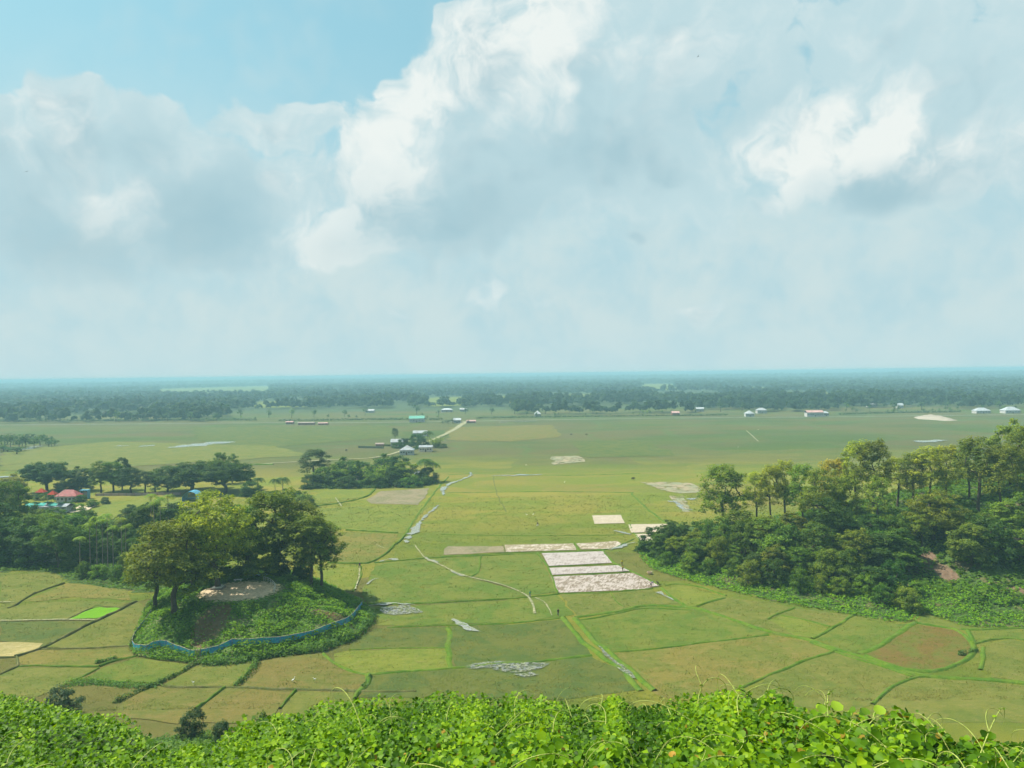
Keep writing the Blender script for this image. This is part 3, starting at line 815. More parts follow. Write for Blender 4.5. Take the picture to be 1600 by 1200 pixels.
def slope_mat(name, green, earth, ecen=None, amt=.3, brown=None):
    m, t, out = new_mat(name)
    ge = t.n('ShaderNodeNewGeometry'); P = ge.outputs['Position']
    n = t.noise(P, .14, 5, .6); n2 = t.noise(P, 1.3, 5, .65)
    c = t.mix(t.ss(n2, .35, .65), green, tuple(q * .55 for q in green))
    f = t.m('MULTIPLY', t.ss(n, .55, .62), amt)
    er = t.mix(t.ss(n2, .35, .7), earth, tuple(q * .62 for q in earth))
    for (cx_, cy_, rx_, ry_) in (ecen or []):
        dv = t.v('MULTIPLY', t.v('SUBTRACT', P, (cx_, cy_, 0)), (1 / rx_, 1 / ry_, 0))
        f = t.m('MAXIMUM', f, t.ss(t.m('ADD', t.v('LENGTH', dv), t.m('MULTIPLY', t.m('SUBTRACT', n2, .5), .9)), 1.05, .8))
    cc = t.mix(f, c, er)
    for (cx_, cy_, rx_, ry_) in (brown or []):
        dv = t.v('MULTIPLY', t.v('SUBTRACT', P, (cx_, cy_, 0)), (1 / rx_, 1 / ry_, 0))
        fbr = t.ss(t.m('ADD', t.v('LENGTH', dv), t.m('MULTIPLY', t.m('SUBTRACT', n2, .5), 1.6)), 1.1, .7)
        cc = t.mix(fbr, cc, t.mix(t.ss(n2, .3, .7), (.13, .085, .045), (.085, .070, .032)))
    principled(t, out, cc, .95, .08, n2, .35)
    return m
M_MOUND = slope_mat('mound_earth_and_grass', (.075, .135, .024), (.52, .41, .27), [(top[0] - .5, top[1], 9.3, 8.2)], .2, [(*hit(px, py)[:2], a, c) for (px, py, a, c) in [(330, 975, 3.6, 6.0), (345, 960, 2, 3), (520, 962, 4.5, 2.2), (500, 955, 2.5, 2)]])
pe = [hit(1470, 890), hit(1480, 900), hit(1590, 790), hit(1445, 870), hit(1600, 850), hit(1590, 925)]
M_HILL = slope_mat('hill_earth_and_grass', (.060, .105, .022), (.17, .115, .075), [(p[0], p[1], a, b) for p, a, b in zip(pe, (2.2, 2.4, 5, 3, 4, 2.4), (3, 3, 4, 3, 3, 2.4))], .5)
struct('mound', grid_mesh('mound', MOUND, mound_h, .8, [M_MOUND]))
struct('hill', grid_mesh('hill', HILL, hill_h, 2.0, [M_HILL]))

# the slope under the camera, in polar cells
M_SLOPE = slope_mat('slope_soil', (.035, .065, .014), (.15, .11, .06), None, .3)
M_FOOT = slope_mat('foot_grass', (.080, .150, .018), (.26, .21, .11), None, .3)
na = 260; rr = np.concatenate([[.3, .8, 1.5], np.geomspace(2.2, 132, 170)])
aa = np.linspace(-1.0, 1.0, na)
A_, R_ = np.meshgrid(aa, rr); PX = np.c_[(R_ * np.sin(A_)).ravel(), (R_ * np.cos(A_)).ravel()]
Z = fore_h(PX) - np.interp(np.hypot(PX[:, 0], PX[:, 1]), [0, 3, 10, 25, 60, 75], [.12, .22, .32, .45, .45, 0])
i, j = np.meshgrid(np.arange(na - 1), np.arange(len(rr) - 1)); a = (j * na + i).ravel()
F = np.c_[a, a + 1, a + na + 1, a + na]
rf_mean = R_.ravel()[F].mean(1)
struct('hillside', mesh_np('hillside', np.c_[PX, Z], F, [M_SLOPE, M_FOOT], smooth=True, midx=(rf_mean > 62).astype(int)))
hillside = bpy.data.objects['hillside']

# ------------------------------------------------------------------ vegetation builders
def unit(a):
    return a / np.maximum(np.linalg.norm(a, axis=-1, keepdims=True), 1e-9)

def leaf_quads(Cn, N, s, asp=.62, rg=rng):
    """diamond leaves, folded a little; centres, normals, sizes"""
    n = len(Cn); s = np.broadcast_to(np.asarray(s, float), (n,))[:, None]
    N = unit(N); T = unit(np.cross(N, rg.normal(size=(n, 3)))); B = np.cross(N, T)
    V = np.stack([Cn - T * s * .5 - N * s * .08, Cn + B * s * asp * .5, Cn + T * s * .5 - N * s * .12, Cn - B * s * asp * .5], 1).reshape(-1, 3)
    F = np.arange(4 * n).reshape(-1, 4)
    return V, F

def rsphere(n, rg):
    return unit(rg.normal(size=(n, 3)))

def make_tree(H, env, n_t, clump, per, leaf, seed, tr=.35, fork=.35, lean=(0, 0), bark=None, flat=.6, multi=1, upb=.5, dead=0, lo=.55):
    """trunk mesh and crown mesh of a tree; env: ellipsoids (x, y, z, rx, ry, rz, weight)"""
    rg = np.random.default_rng(seed)
    env = np.array(env, float); wgt = env[:, 6] / env[:, 6].sum()
    T = []
    tries = 0
    while len(T) < n_t and tries < n_t * 30:
        tries += 1
        e = env[rg.choice(len(env), p=wgt)]
        v = rsphere(1, rg)[0]
        if v[2] < -.75: v[2] *= -1
        p = e[:3] + v * e[3:6] * rg.uniform(lo, 1.0)
        if all(np.linalg.norm((p - q) * (1, 1, 1.3)) > clump * .62 for q in T[-60:]): T.append(p)
    T = np.array(T)
    nodes = []; par = []
    chains = []
    for k in range(multi):
        a = 2 * math.pi * k / max(multi, 1) + rg.uniform(0, 1)
        off = np.array([math.cos(a), math.sin(a), 0]) * (tr * .9 if multi > 1 else 0)
        tz_ = H * (fork if multi == 1 else fork * 1.4)
        prev = -1; ch = []
        for i in range(6):
            f = i / 5
            p = off * (1 + f * (5 if multi > 1 else 0)) + np.array([lean[0] * f ** 1.3, lean[1] * f ** 1.3, tz_ * f - .4 * (i == 0)])
            p[:2] += rg.normal(size=2) * .12 * f * tr * 4
            nodes.append(p); par.append(prev); prev = len(nodes) - 1; ch.append(prev)
        chains.append(ch)
    base_n = len(nodes)
    order = np.argsort(np.linalg.norm(T - np.array([lean[0], lean[1], H * fork]), axis=1))
    tips = []
    for ti in order:
        t = T[ti]
        NN = np.array(nodes)
        d = np.linalg.norm(NN - t, axis=1)
        hd = np.linalg.norm((NN - t)[:, :2], axis=1)
        cost = d + 1.6 * np.maximum(0, NN[:, 2] + .35 * hd - t[2]) + (NN[:, 2] < H * fork * .55) * 3
        k = int(np.argmin(cost)); p0 = NN[k]
        L = np.linalg.norm(t - p0); m_ = 4 if L > clump * 1.2 else 3
        ch = [k]; prev = k
        sag = np.array([0, 0, 1]) * L * rg.uniform(.04, .16); side = rg.normal(size=3) * L * .07
        for i in range(1, m_):
            f = i / (m_ - 1)
            p = p0 + (t - p0) * f + (sag + side) * math.sin(math.pi * f)
            nodes.append(p); par.append(prev); prev = len(nodes) - 1; ch.append(prev)
        chains.append(ch); tips.append(prev)
    cnt = np.zeros(len(nodes))
    for t in tips:
        k = t
        while k >= 0:
            cnt[k] += 1; k = par[k]
    tot = max(cnt[0], 1)
    rad = np.maximum(tr * (cnt / tot) ** .52, .025)
    mb = MB(); NN = np.array(nodes)
    for ci, ch in enumerate(chains):
        P = NN[ch]; r_ = rad[ch].copy()
        if ci >= multi: r_[0] = min(r_[0], r_[1] * 1.25)
        else:
            r_[0] *= 1.5; r_[1] *= 1.08
        mb.tube(P, r_, n=7 if ci < multi else 4, cap=False)
    trunk = mb.build('trunk', bark or M_BARK, smooth=True)
    # leaves in clumps round the tips
    live = [t for i, t in enumerate(tips) if i >= dead]
    Cn = []; Nn = []; Tn = []
    cc = env[:, :3].T @ wgt
    for t in live:
        c = NN[t]; cr = clump * rg.uniform(.65, 1.15); n = int(per * rg.uniform(.7, 1.25))
        v = rsphere(n, rg); rad_ = rg.uniform(.25, 1.0, n)[:, None] ** .6
        p = c + v * rad_ * cr * np.array([1, 1, flat])
        out = unit(c - cc)
        Cn.append(p); Nn.append(v * .5 + out * .35 + np.array([0, 0, upb]) + rg.normal(size=(n, 3)) * .45)
        Tn.append(np.clip(rg.uniform(.15, .6) + rg.normal(size=n) * .16, 0, 1))
    Cn = np.concatenate(Cn); Nn = np.concatenate(Nn); Tn = np.concatenate(Tn)
    V, F = leaf_quads(Cn, Nn, leaf * rg.uniform(.7, 1.3, len(Cn)), rg=rg)
    return trunk, mesh_np('crown', V, F, [M_LEAF], tint=Tn)

def make_palm(H, seed, nf=11, fl=1.9, coco=False):
    rg = np.random.default_rng(seed)
    mb = MB(); z = np.linspace(-.3, H, 8)
    x = .25 * np.sin(np.linspace(0, 2, 8)) * rg.uniform(-1, 1) * (3 if coco else 1)
    P = np.c_[x, np.zeros(8), z]
    mb.tube(P, np.linspace(.13, .08, 8) * (1.7 if coco else 1), n=6)
    trunk = mb.build('trunk', M_BARKP, smooth=True)
    topp = P[-1]; Cn = []; Nn = []; Sz = []; Tn = []; mb2 = MB()
    VV = []; FF = []; nv = 0
    for k in range(nf):
        a = 2 * math.pi * k / nf + rg.uniform(-.25, .25); up = rg.uniform(.15, 1.1)
        d = np.array([math.cos(a), math.sin(a), 0]); L = fl * rg.uniform(.85, 1.2)
        s = np.linspace(0, 1, 10)
        R_ = topp + d * (s * L * .9)[:, None] + np.array([0, 0, 1]) * ((up * s - (up * .55 + .75) * s ** 2) * L)[:, None]
        side = np.cross(d, (0, 0, 1))
        tang = np.gradient(R_, axis=0); tang = unit(tang)
        for i in range(1, 10):
            w_ = L * .30 * math.sin(math.pi * (.12 + .8 * s[i])) + .05
            for sg in (-1, 1):
                tip = R_[i] + side * sg * w_ + tang[i] * w_ * .55 - np.array([0, 0, w_ * .35])
                q = tang[i] * L * .045
                VV += [R_[i] - q, R_[i] + q, tip + q * .3, tip - q * .3]
                FF.append([nv, nv + 1, nv + 2, nv + 3]); nv += 4
                Tn.append(rg.uniform(.2, .8))
    return trunk, mesh_np('crown', VV, FF, [M_LEAF], tint=Tn)

def make_bamboo(seed):
    rg = np.random.default_rng(seed); mb = MB(); Cn = []; Nn = []
    for k in range(34):
        a = rg.uniform(0, 2 * math.pi); L = rg.uniform(7, 12); d = np.array([math.cos(a), math.sin(a), 0]); b = d * rg.uniform(0, 1.2)
        s = np.linspace(0, 1, 9); sp = rg.uniform(.2, .62)
        P = b + d * (s ** 2.2 * L * sp)[:, None] + np.array([0, 0, 1]) * (L * (s - .30 * sp * s ** 4))[:, None]
        mb.tube(P, np.linspace(.06, .015, 9), n=4, cap=False)
        n = 60; t = rg.uniform(.25, 1, n); i = t * 8; q = P[i.astype(int).clip(0, 7)]
        q = q + (P[(i.astype(int) + 1).clip(0, 8)] - q) * (i % 1)[:, None]
        Cn.append(q + rg.normal(size=(n, 3)) * np.array([.45, .45, .4]) - np.array([0, 0, .15])); Nn.append(rg.normal(size=(n, 3)) + d * .5 + np.array([0, 0, .4]))
    Cn = np.concatenate(Cn); Nn = np.concatenate(Nn)
    V, F = leaf_quads(Cn, Nn, rg.uniform(.4, .7, len(Cn)), asp=.4, rg=rg)
    return mb.build('trunk', M_BARKP, smooth=True), mesh_np('crown', V, F, [M_LEAF], tint=rg.random(len(F)))

def make_small(seed, H=9.0, n=90, leaf=1.0, shape=1.0):
    """a tree too far off for twigs: its crown of leaf tufts and a bare trunk in one mesh of two materials"""
    rg = np.random.default_rng(seed)
    blobs = [(rg.normal(size=3) * np.array([.7, .7, .7]) * H * .12 + np.array([0, 0, H * .58]), H * rg.uniform(.2, .3)) for _ in range(5)]
    C_ = []; N_ = []; T_ = []
    for c, r_ in blobs:
        k = n // 5; v = rsphere(k, rg)
        C_.append(c + v * r_ * rg.uniform(.5, 1, k)[:, None] * np.array([shape, shape, 1])); N_.append(v + np.array([0, 0, .5]) + rg.normal(size=(k, 3)) * .3); T_.append(np.full(k, rg.uniform(.1, .7)))
    C_ = np.concatenate(C_); V, F = leaf_quads(C_, np.concatenate(N_), leaf * rg.uniform(.7, 1.3, len(C_)), asp=.8, rg=rg)
    mb = MB(); mb.tube([(0, 0, -.3), (.1, 0, H * .3), (0, .1, H * .6)], [.22, .17, .08], n=4, cap=False)
    V2 = np.concatenate(mb.V); F2 = np.concatenate(mb.F)
    T_ = np.concatenate(T_)
    return mesh_np('tree', np.vstack([V, V2]), np.vstack([F, F2 + len(V)]), [M_LEAF, M_BARK], tint=np.r_[T_, np.zeros(len(F2))], midx=np.r_[np.zeros(len(F)), np.ones(len(F2))])

# prototypes: (trunk, crown, height, half width)
PROTO = {}
def proto(k, tc_, H, hw):
    PROTO.setdefault(k, []).append((tc_[0], tc_[1], H, hw))
for sd_ in (1, 2):
    proto('broad', make_tree(20, [(0, 0, 12.5, 6.6, 6.6, 7.0, 3.5), (2.5, 0, 8.5, 5.6, 5.6, 4.5, 1.2), (-3, 1, 9.5, 5, 5, 4.5, 1)], 120, 1.5, 100, .44, sd_, tr=.42, fork=.36, lean=(.6, .3)), 20, 8)
for sd_ in (11, 12, 13):
    proto('open', make_tree(20, [(0, 0, 13.0, 4.4, 4.4, 6.6, 3), (1.2, .5, 8.5, 3.8, 3.8, 4.0, 1.1), (-.6, 0, 16.5, 3, 3, 3.2, .9)], 105, 1.1, 60, .40, sd_, tr=.26, fork=.56, lean=(.4, 0), upb=.6, dead=3, flat=.85), 20, 5)
for sd_ in (21,):
    proto('umbrella', make_tree(14, [(0, 0, 9.0, 9.0, 8, 4.6, 3), (2, 0, 6.5, 7.5, 7, 3.4, 1.4)], 190, 1.5, 90, .55, sd_, tr=.5, fork=.25, flat=.6, upb=.7), 14, 10.5)
for sd_ in (31, 32, 33):
    proto('dense', make_tree(13, [(0, 0, 7.2, 4.2, 4.2, 5.4, 3), (1.3, 0, 4, 3.8, 3.8, 3.6, 1.4), (-1.3, -.6, 4, 3.5, 3.5, 3.5, 1.2)], 95, 1.25, 92, .46, sd_, tr=.3, fork=.25, lo=.7), 13, 5.2)
for sd_ in (41, 42):
    proto('bush', make_tree(6, [(0, 0, 2.8, 3.2, 3.2, 2.8, 3), (1.6, .5, 1.8, 2.2, 2.2, 1.8, 1.5), (-1.5, -.4, 1.6, 2, 2, 1.6, 1)], 48, 1.0, 85, .36, sd_, tr=.14, fork=.12, multi=3, lo=.7), 6, 4)
for sd_ in (51, 52):
    proto('tiered', make_tree(9, [(0, 0, 6.0, 3.9, 3.9, 2.7, 3), (.5, 0, 4.2, 3.0, 3.0, 1.2, 1.0)], 60, 1.05, 75, .36, sd_, tr=.17, fork=.33, flat=.42, upb=.8), 9, 4.6)
for sd_ in (61, 62):
    proto('areca', make_palm(15, sd_), 15.8, 2.0)
proto('coconut', make_palm(9, 71, nf=16, fl=4.0, coco=True), 10.5, 4)
proto('bamboo', make_bamboo(81), 11, 5)
SMALL = [make_small(90 + i, shape=(1, 1.2, .8, 1)[i]) for i in range(4)]
LOWBUSH = [make_small(97, H=2.4, n=50, leaf=.5, shape=1.6), make_small(98, H=2.4, n=50, leaf=.5, shape=1.3)]

DARK = (.050, .100, .016); MIDG = (.088, .158, .018); OLIVE = (.142, .186, .020); YELG = (.265, .290, .022); BRIGHT_ = (.175, .260, .026); TEAL = (.042, .084, .022); GOLD = (.30, .26, .03); LIME = (.140, .220, .022)
def plant(kind, loc, h, wid, color, label, cat='tree', group=None, name=None, rz=None, var=None):
    ps = PROTO[kind]; tr, cr, H, hw = ps[(var if var is not None else random.randrange(len(ps))) % len(ps)]
    sz = h / H; sx_ = wid / (2 * hw)
    e = empty(name or {'areca': 'areca_palm', 'coconut': 'coconut_palm', 'bamboo': 'bamboo_clump', 'bush': 'bush', 'umbrella': 'rain_tree'}.get(kind, 'tree'), loc, rz if rz is not None else random.uniform(0, 6.28), (sx_, sx_, sz))
    tag(e, label, cat, group)
    link('trunk', tr, e)
    c = tuple(max(.005, q * random.uniform(.9, 1.12)) for q in color)
    link('crown', cr, e, color=c)
    return e

def plant_px(kind, px, top_py, d, wpx, color, label, **kw):
    """top of the crown at that pixel, standing at depth d, crown wpx wide in the picture"""
    x = atd(px, d, top_py); z0 = tz(x, d); zt_ = ztop(px, top_py, d); h = zt_ - z0
    if kind in ('dense', 'bush', 'broad', 'tiered'): h = max(h, wpx / FPX * d * (.95 if kind == 'dense' else .8)); z0 = min(z0, zt_ - h)
    return plant(kind, (x, d, z0 - .1), max(h, 1.5), wpx / FPX * d, color, label, **kw)

# --- trees on the fenced mound
GM = 'trees on the fenced mound'
for k, px, tp, d, w_, c, lb in [
    ('broad', 268, 806, 161, 125, OLIVE, 'big leaning olive tree at the mound\'s left edge, nearest of its trees'),
    ('broad', 337, 762, 172, 118, YELG, 'tallest yellow-green tree rising from the square plinth on the mound'),
    ('broad', 300, 786, 181, 95, OLIVE, 'olive tree behind the leaning tree on the mound'),
    ('broad', 240, 826, 176, 90, OLIVE, 'low olive tree at the far left flank of the mound'),
    ('broad', 382, 782, 184, 90, MIDG, 'mid green tree just right of the tallest yellow-green tree'),
    ('broad', 430, 758, 187, 116, OLIVE, 'wide olive crowned tree in the middle right of the mound'),
    ('open', 468, 778, 189, 84, OLIVE, 'olive tree between the wide crown and the thin outermost trees'),
    ('open', 484, 802, 180, 70, OLIVE, 'thin trunked tree at the mound\'s right end, left one of the pair'),
    ('open', 501, 812, 182, 66, OLIVE, 'thin trunked tree furthest right on the mound, right one of the pair'),
    ('dense', 408, 848, 183, 52, BRIGHT_, 'short bright yellow-green tree behind the pale bench'),
    ('dense', 372, 852, 186, 60, MIDG, 'short green tree behind the sandy top of the mound'),
    ('dense', 452, 850, 188, 60, DARK, 'dark leafy tree filling the gap left of the two thin trunks'),
    ('dense', 318, 850, 184, 60, DARK, 'dark leafy tree behind the plinth on the mound'),
]:
    plant_px(k, px, tp, d, w_ * 1.28, c, lb, group=GM)

# --- grove at the left
ORD = ['first', 'second', 'third', 'fourth', 'fifth', 'sixth', 'seventh', 'eighth', 'ninth', 'tenth', 'eleventh', 'twelfth', 'thirteenth', 'fourteenth', 'fifteenth', 'sixteenth', 'seventeenth', 'eighteenth']
GL = 'trees of the dark grove at the left'
CN = {DARK: 'dark green', MIDG: 'mid green', TEAL: 'dull dark green', LIME: 'fresh green', OLIVE: 'olive'}
for row, (lst, d0_) in enumerate([
    ([(-38, 790, 90, DARK), (8, 802, 82, DARK), (52, 812, 72, DARK), (90, 806, 68, MIDG), (128, 818, 60, MIDG), (168, 832, 44, DARK), (212, 826, 58, DARK), (246, 830, 52, DARK), (284, 850, 40, MIDG)], 224),
    ([(-20, 772, 92, DARK), (34, 796, 74, MIDG), (76, 800, 66, LIME), (112, 797, 62, MIDG), (146, 806, 56, DARK), (196, 800, 62, TEAL), (226, 786, 54, DARK), (262, 790, 56, DARK), (300, 800, 50, DARK)], 240),
    ([(-46, 748, 90, DARK), (14, 746, 78, MIDG), (60, 792, 54, MIDG), (132, 793, 50, DARK), (205, 788, 52, TEAL), (236, 782, 50, DARK), (276, 778, 52, TEAL)], 262)]):
    for i, (px, tp, w_, c) in enumerate(lst):
        plant_px('dense' if (i + row) % 3 else 'broad', px, tp + random.uniform(-2, 3), d0_ + random.uniform(-5, 5), w_ * 1.12, c,
                 f'{CN[c]} tree, {ORD[i]} from the left in the {("front", "middle", "back")[row]} row of the left grove', group=GL)
for i, (px, tp, d) in enumerate([(140, 812, 213), (150, 803, 214), (159, 808, 212), (167, 800, 215), (189, 806, 213), (196, 816, 212), (176, 818, 211), (236, 769, 240), (250, 773, 238), (262, 769, 242), (124, 836, 213), (206, 838, 212), (240, 780, 236)]):
    plant_px('areca', px, tp, d, 25, LIME, f'slender areca palm, {ORD[i]} of the palms counted from the picture\'s left' if 0 else f'slender areca palm, {["beside the fresh green crowns", "tallest of the left trio", "short one of the left trio", "tallest in the front cluster", "right half of the front cluster", "low one at the right of the front cluster", "lowest in the middle of the front cluster", "left one poking up beside the mound trees", "middle one poking up beside the mound trees", "right one poking up beside the mound trees", "low one near the shining water", "low one nearest to the mound trees", "behind the left poking palm"][i]}', cat='palm tree', group='areca palms of the left grove')
for i, (px, py, w_, h) in enumerate([(126, 905, 26, 26), (150, 907, 30, 24), (176, 912, 26, 26), (200, 915, 28, 22), (100, 893, 24, 16), (222, 905, 22, 20), (240, 900, 26, 30), (186, 905, 20, 34)]):
    p = hit(px, py)
    plant('bush', (p[0], p[1] + 2, 0), h / FPX * p[1], w_ / FPX * p[1] * 1.3, LIME if i % 2 else MIDG, f'low {"fresh" if i % 2 else "mid"} green bush, {ORD[i]} in line along the left grove\'s front edge' , cat='bush', group='bushes along the left grove')

# --- row of trees along the road behind the grove
GR = 'trees beside the road behind the left grove'
for k, px, tp, d, w_, c, lb in [
    ('umbrella', 72, 722, 372, 76, TEAL, 'wide dark domed tree above the red roof'),
    ('dense', 106, 738, 366, 32, TEAL, 'small dull green tree right of the wide domed tree'),
    ('dense', 126, 728, 372, 34, TEAL, 'round dark tree behind the blue framed kiosk'),
    ('broad', 157, 720, 366, 34, MIDG, 'tall narrow fresh tree, left end of the roadside row'),
    ('broad', 176, 721, 368, 40, MIDG, 'tall green tree, second of the roadside row'),
    ('dense', 190, 716, 374, 26, TEAL, 'dark topped tree peeping over the roadside row'),
    ('broad', 203, 730, 362, 40, TEAL, 'dark roadside tree with its bare trunk showing'),
    ('open', 226, 737, 364, 32, TEAL, 'thin roadside tree left of the rain trees'),
    ('open', 242, 735, 366, 30, MIDG, 'slim roadside tree touching the rain trees'),
    ('broad', 262, 728, 366, 48, TEAL, 'dark tree merging with the first rain tree'),
    ('umbrella', 300, 722, 366, 100, DARK, 'broad flat rain tree with pale forked trunk, left of the two'),
    ('umbrella', 352, 722, 362, 84, DARK, 'broad flat rain tree with dense dark crown, right of the two'),
    ('broad', 345, 706, 392, 26, MIDG, 'light green treetop above the rain trees, left one'),
    ('broad', 362, 709, 394, 22, MIDG, 'light green treetop above the rain trees, right one'),
    ('dense', 14, 740, 352, 46, OLIVE, 'olive tree at the picture\'s left edge beside the domed tree'),
    ('dense', 392, 750, 350, 30, DARK, 'dark tree right of the flat rain trees'),
    ('dense', 420, 765, 330, 40, DARK, 'dark low tree left of the far palms'),
    ('dense', 455, 762, 330, 44, DARK, 'dark low tree behind the mound trees\' right side'),
    ('dense', 474, 768, 318, 34, LIME, 'fresh green low tree beside the seedling field'),
    ('dense', 40, 784, 322, 44, MIDG, 'leafy tree hiding the left end of the teal sheets'),
    ('dense', 104, 782, 326, 26, DARK, 'dark bushy tree before the red roofed house'),
    ('dense', 66, 768, 348, 30, DARK, 'dark tree hiding the red canopies\' poles'),
    ('dense', 122, 785, 318, 22, LIME, 'fresh green small tree right of the red roofed house'),
    ('dense', 84, 795, 306, 40, MIDG, 'broad low tree in front of the grey shed'),
    ('coconut', 441, 746, 352, 22, DARK, 'small palm rising left of the nearer tree island'),
    ('coconut', 404, 746, 356, 18, TEAL, 'small palm at the right end of the rain trees'),
    ('coconut', 430, 748, 350, 16, TEAL, 'smallest palm in front of the far meadow'),
]:
    plant_px(k, px, tp - 2, d, w_ * (1.25 if k in ('umbrella', 'coconut') else 1.35), c, lb, group=GR if k != 'coconut' else 'small palms by the rain trees', cat='palm tree' if k == 'coconut' else 'tree')
for i, (px, py, w_) in enumerate([(108, 778, 22), (124, 784, 20), (165, 788, 16), (96, 782, 18), (145, 792, 20), (205, 800, 18), (60, 800, 22)]):
    p = pt(px, py)
    plant('bush', tuple(p), 3.4, w_ / FPX * p[1] * 1.2, (DARK, MIDG, TEAL)[i % 3], f'small rounded bush, {ORD[i]} in the yard around the red roofed house', cat='bush', group='bushes in the yard by the red roof')

# --- nearer tree island
G1 = 'trees of the nearer tree island'
for k, px, tp, d, w_, c, lb in [
    ('open', 491, 703, 392, 40, TEAL, 'tall pale green tree at the left end of the nearer tree island'),
    ('dense', 512, 728, 384, 44, MIDG, 'green tree next to the tall pale one'),
    ('dense', 541, 718, 394, 48, DARK, 'dark round tree behind the low house roof'),
    ('dense', 500, 742, 378, 40, MIDG, 'low green tree at the island\'s left front'),
    ('dense', 525, 742, 376, 38, DARK, 'dark tree in front of the hidden white wall'),
    ('bamboo', 582, 724, 382, 46, LIME, 'yellowish bamboo clump in the island\'s middle front'),
    ('dense', 600, 713, 396, 50, DARK, 'dark tree crowning the island\'s middle'),
    ('dense', 622, 718, 392, 40, DARK, 'dark tree just right of the island\'s highest crown'),
    ('dense', 632, 728, 384, 46, LIME, 'fresh green dome at the island\'s right front'),
    ('dense', 652, 738, 384, 46, DARK, 'dark low tree at the island\'s right end'),
    ('dense', 612, 742, 376, 46, DARK, 'dark low tree behind the ploughed plot'),
    ('coconut', 663, 717, 388, 24, DARK, 'coconut palm at the right end of the nearer tree island'),
    ('coconut', 677, 722, 390, 18, OLIVE, 'pale ragged palm outermost at the island\'s right'),
    ('bush', 566, 748, 376, 40, MIDG, 'leafy bush at the island\'s front beside the bamboo'),
    ('bush', 546, 752, 378, 26, LIME, 'small fresh bush below the low house roof'),
    ('bush', 662, 745, 380, 36, DARK, 'dark bush at the island\'s right corner'),
    ('dense', 562, 722, 386, 40, DARK, 'dark tree left of the bamboo clump'), ('dense', 588, 740, 374, 36, MIDG, 'green tree in front of the bamboo clump'),
    ('dense', 486, 744, 374, 34, DARK, 'dark tree at the island\'s lowest left corner'), ('dense', 640, 746, 374, 36, MIDG, 'green tree at the edge of the ploughed plot'),
    ('dense', 530, 736, 380, 36, LIME, 'fresh green tree before the dark round tree'), ('dense', 668, 734, 388, 30, DARK, 'dark tree below the coconut palm'),
    ('dense', 545, 745, 373, 34, DARK, 'dark tree in front of the low house'), ('dense', 616, 735, 380, 36, DARK, 'dark tree left of the fresh green dome'),
]:
    plant_px(k, px, tp - (7 if k == 'dense' else 3), d, w_ * 1.4, c, lb, group=G1, cat={'coconut': 'palm tree', 'bush': 'bush', 'bamboo': 'bamboo'}.get(k, 'tree'))
# --- farther tree island
G2 = 'trees of the farther tree island'
for k, px, tp, d, w_, c, lb in [
    ('open', 617, 668, 640, 9, TEAL, 'lone slender tree left of the farther tree island'),
    ('dense', 632, 684, 590, 24, TEAL, 'dull green tree behind the tin roofed shed'), ('dense', 650, 675, 596, 28, DARK, 'round dark tree in the farther island\'s middle'),
    ('dense', 606, 692, 590, 18, DARK, 'dark low tree at the farther island\'s left end'), ('dense', 622, 688, 572, 18, DARK, 'dark tree before the tin roofed shed'),
    ('dense', 660, 684, 580, 20, DARK, 'dark tree above the peach coloured house'), ('dense', 646, 697, 560, 14, DARK, 'dark small tree between hip roofed and peach houses'), ('dense', 642, 690, 570, 20, DARK, 'dark tree behind the hip roofed house'),
    ('dense', 654, 694, 565, 18, DARK, 'dark tree between the two white walled houses'), ('coconut', 669, 672, 600, 15, DARK, 'palm above the peach coloured house'),
    ('bamboo', 680, 680, 572, 22, LIME, 'yellow-green bamboo on the farther island\'s right'), ('dense', 690, 690, 570, 16, MIDG, 'green tree at the farther island\'s right end'),
    ('bush', 616, 697, 575, 16, DARK, 'dark bush below the tin roofed shed'), ('bush', 668, 695, 580, 12, DARK, 'dark bush beside the peach coloured house'),
]:
    plant_px(k, px, tp, d, w_ * 1.45, c, lb, group=G2, cat={'coconut': 'palm tree', 'bush': 'bush', 'bamboo': 'bamboo'}.get(k, 'tree'))

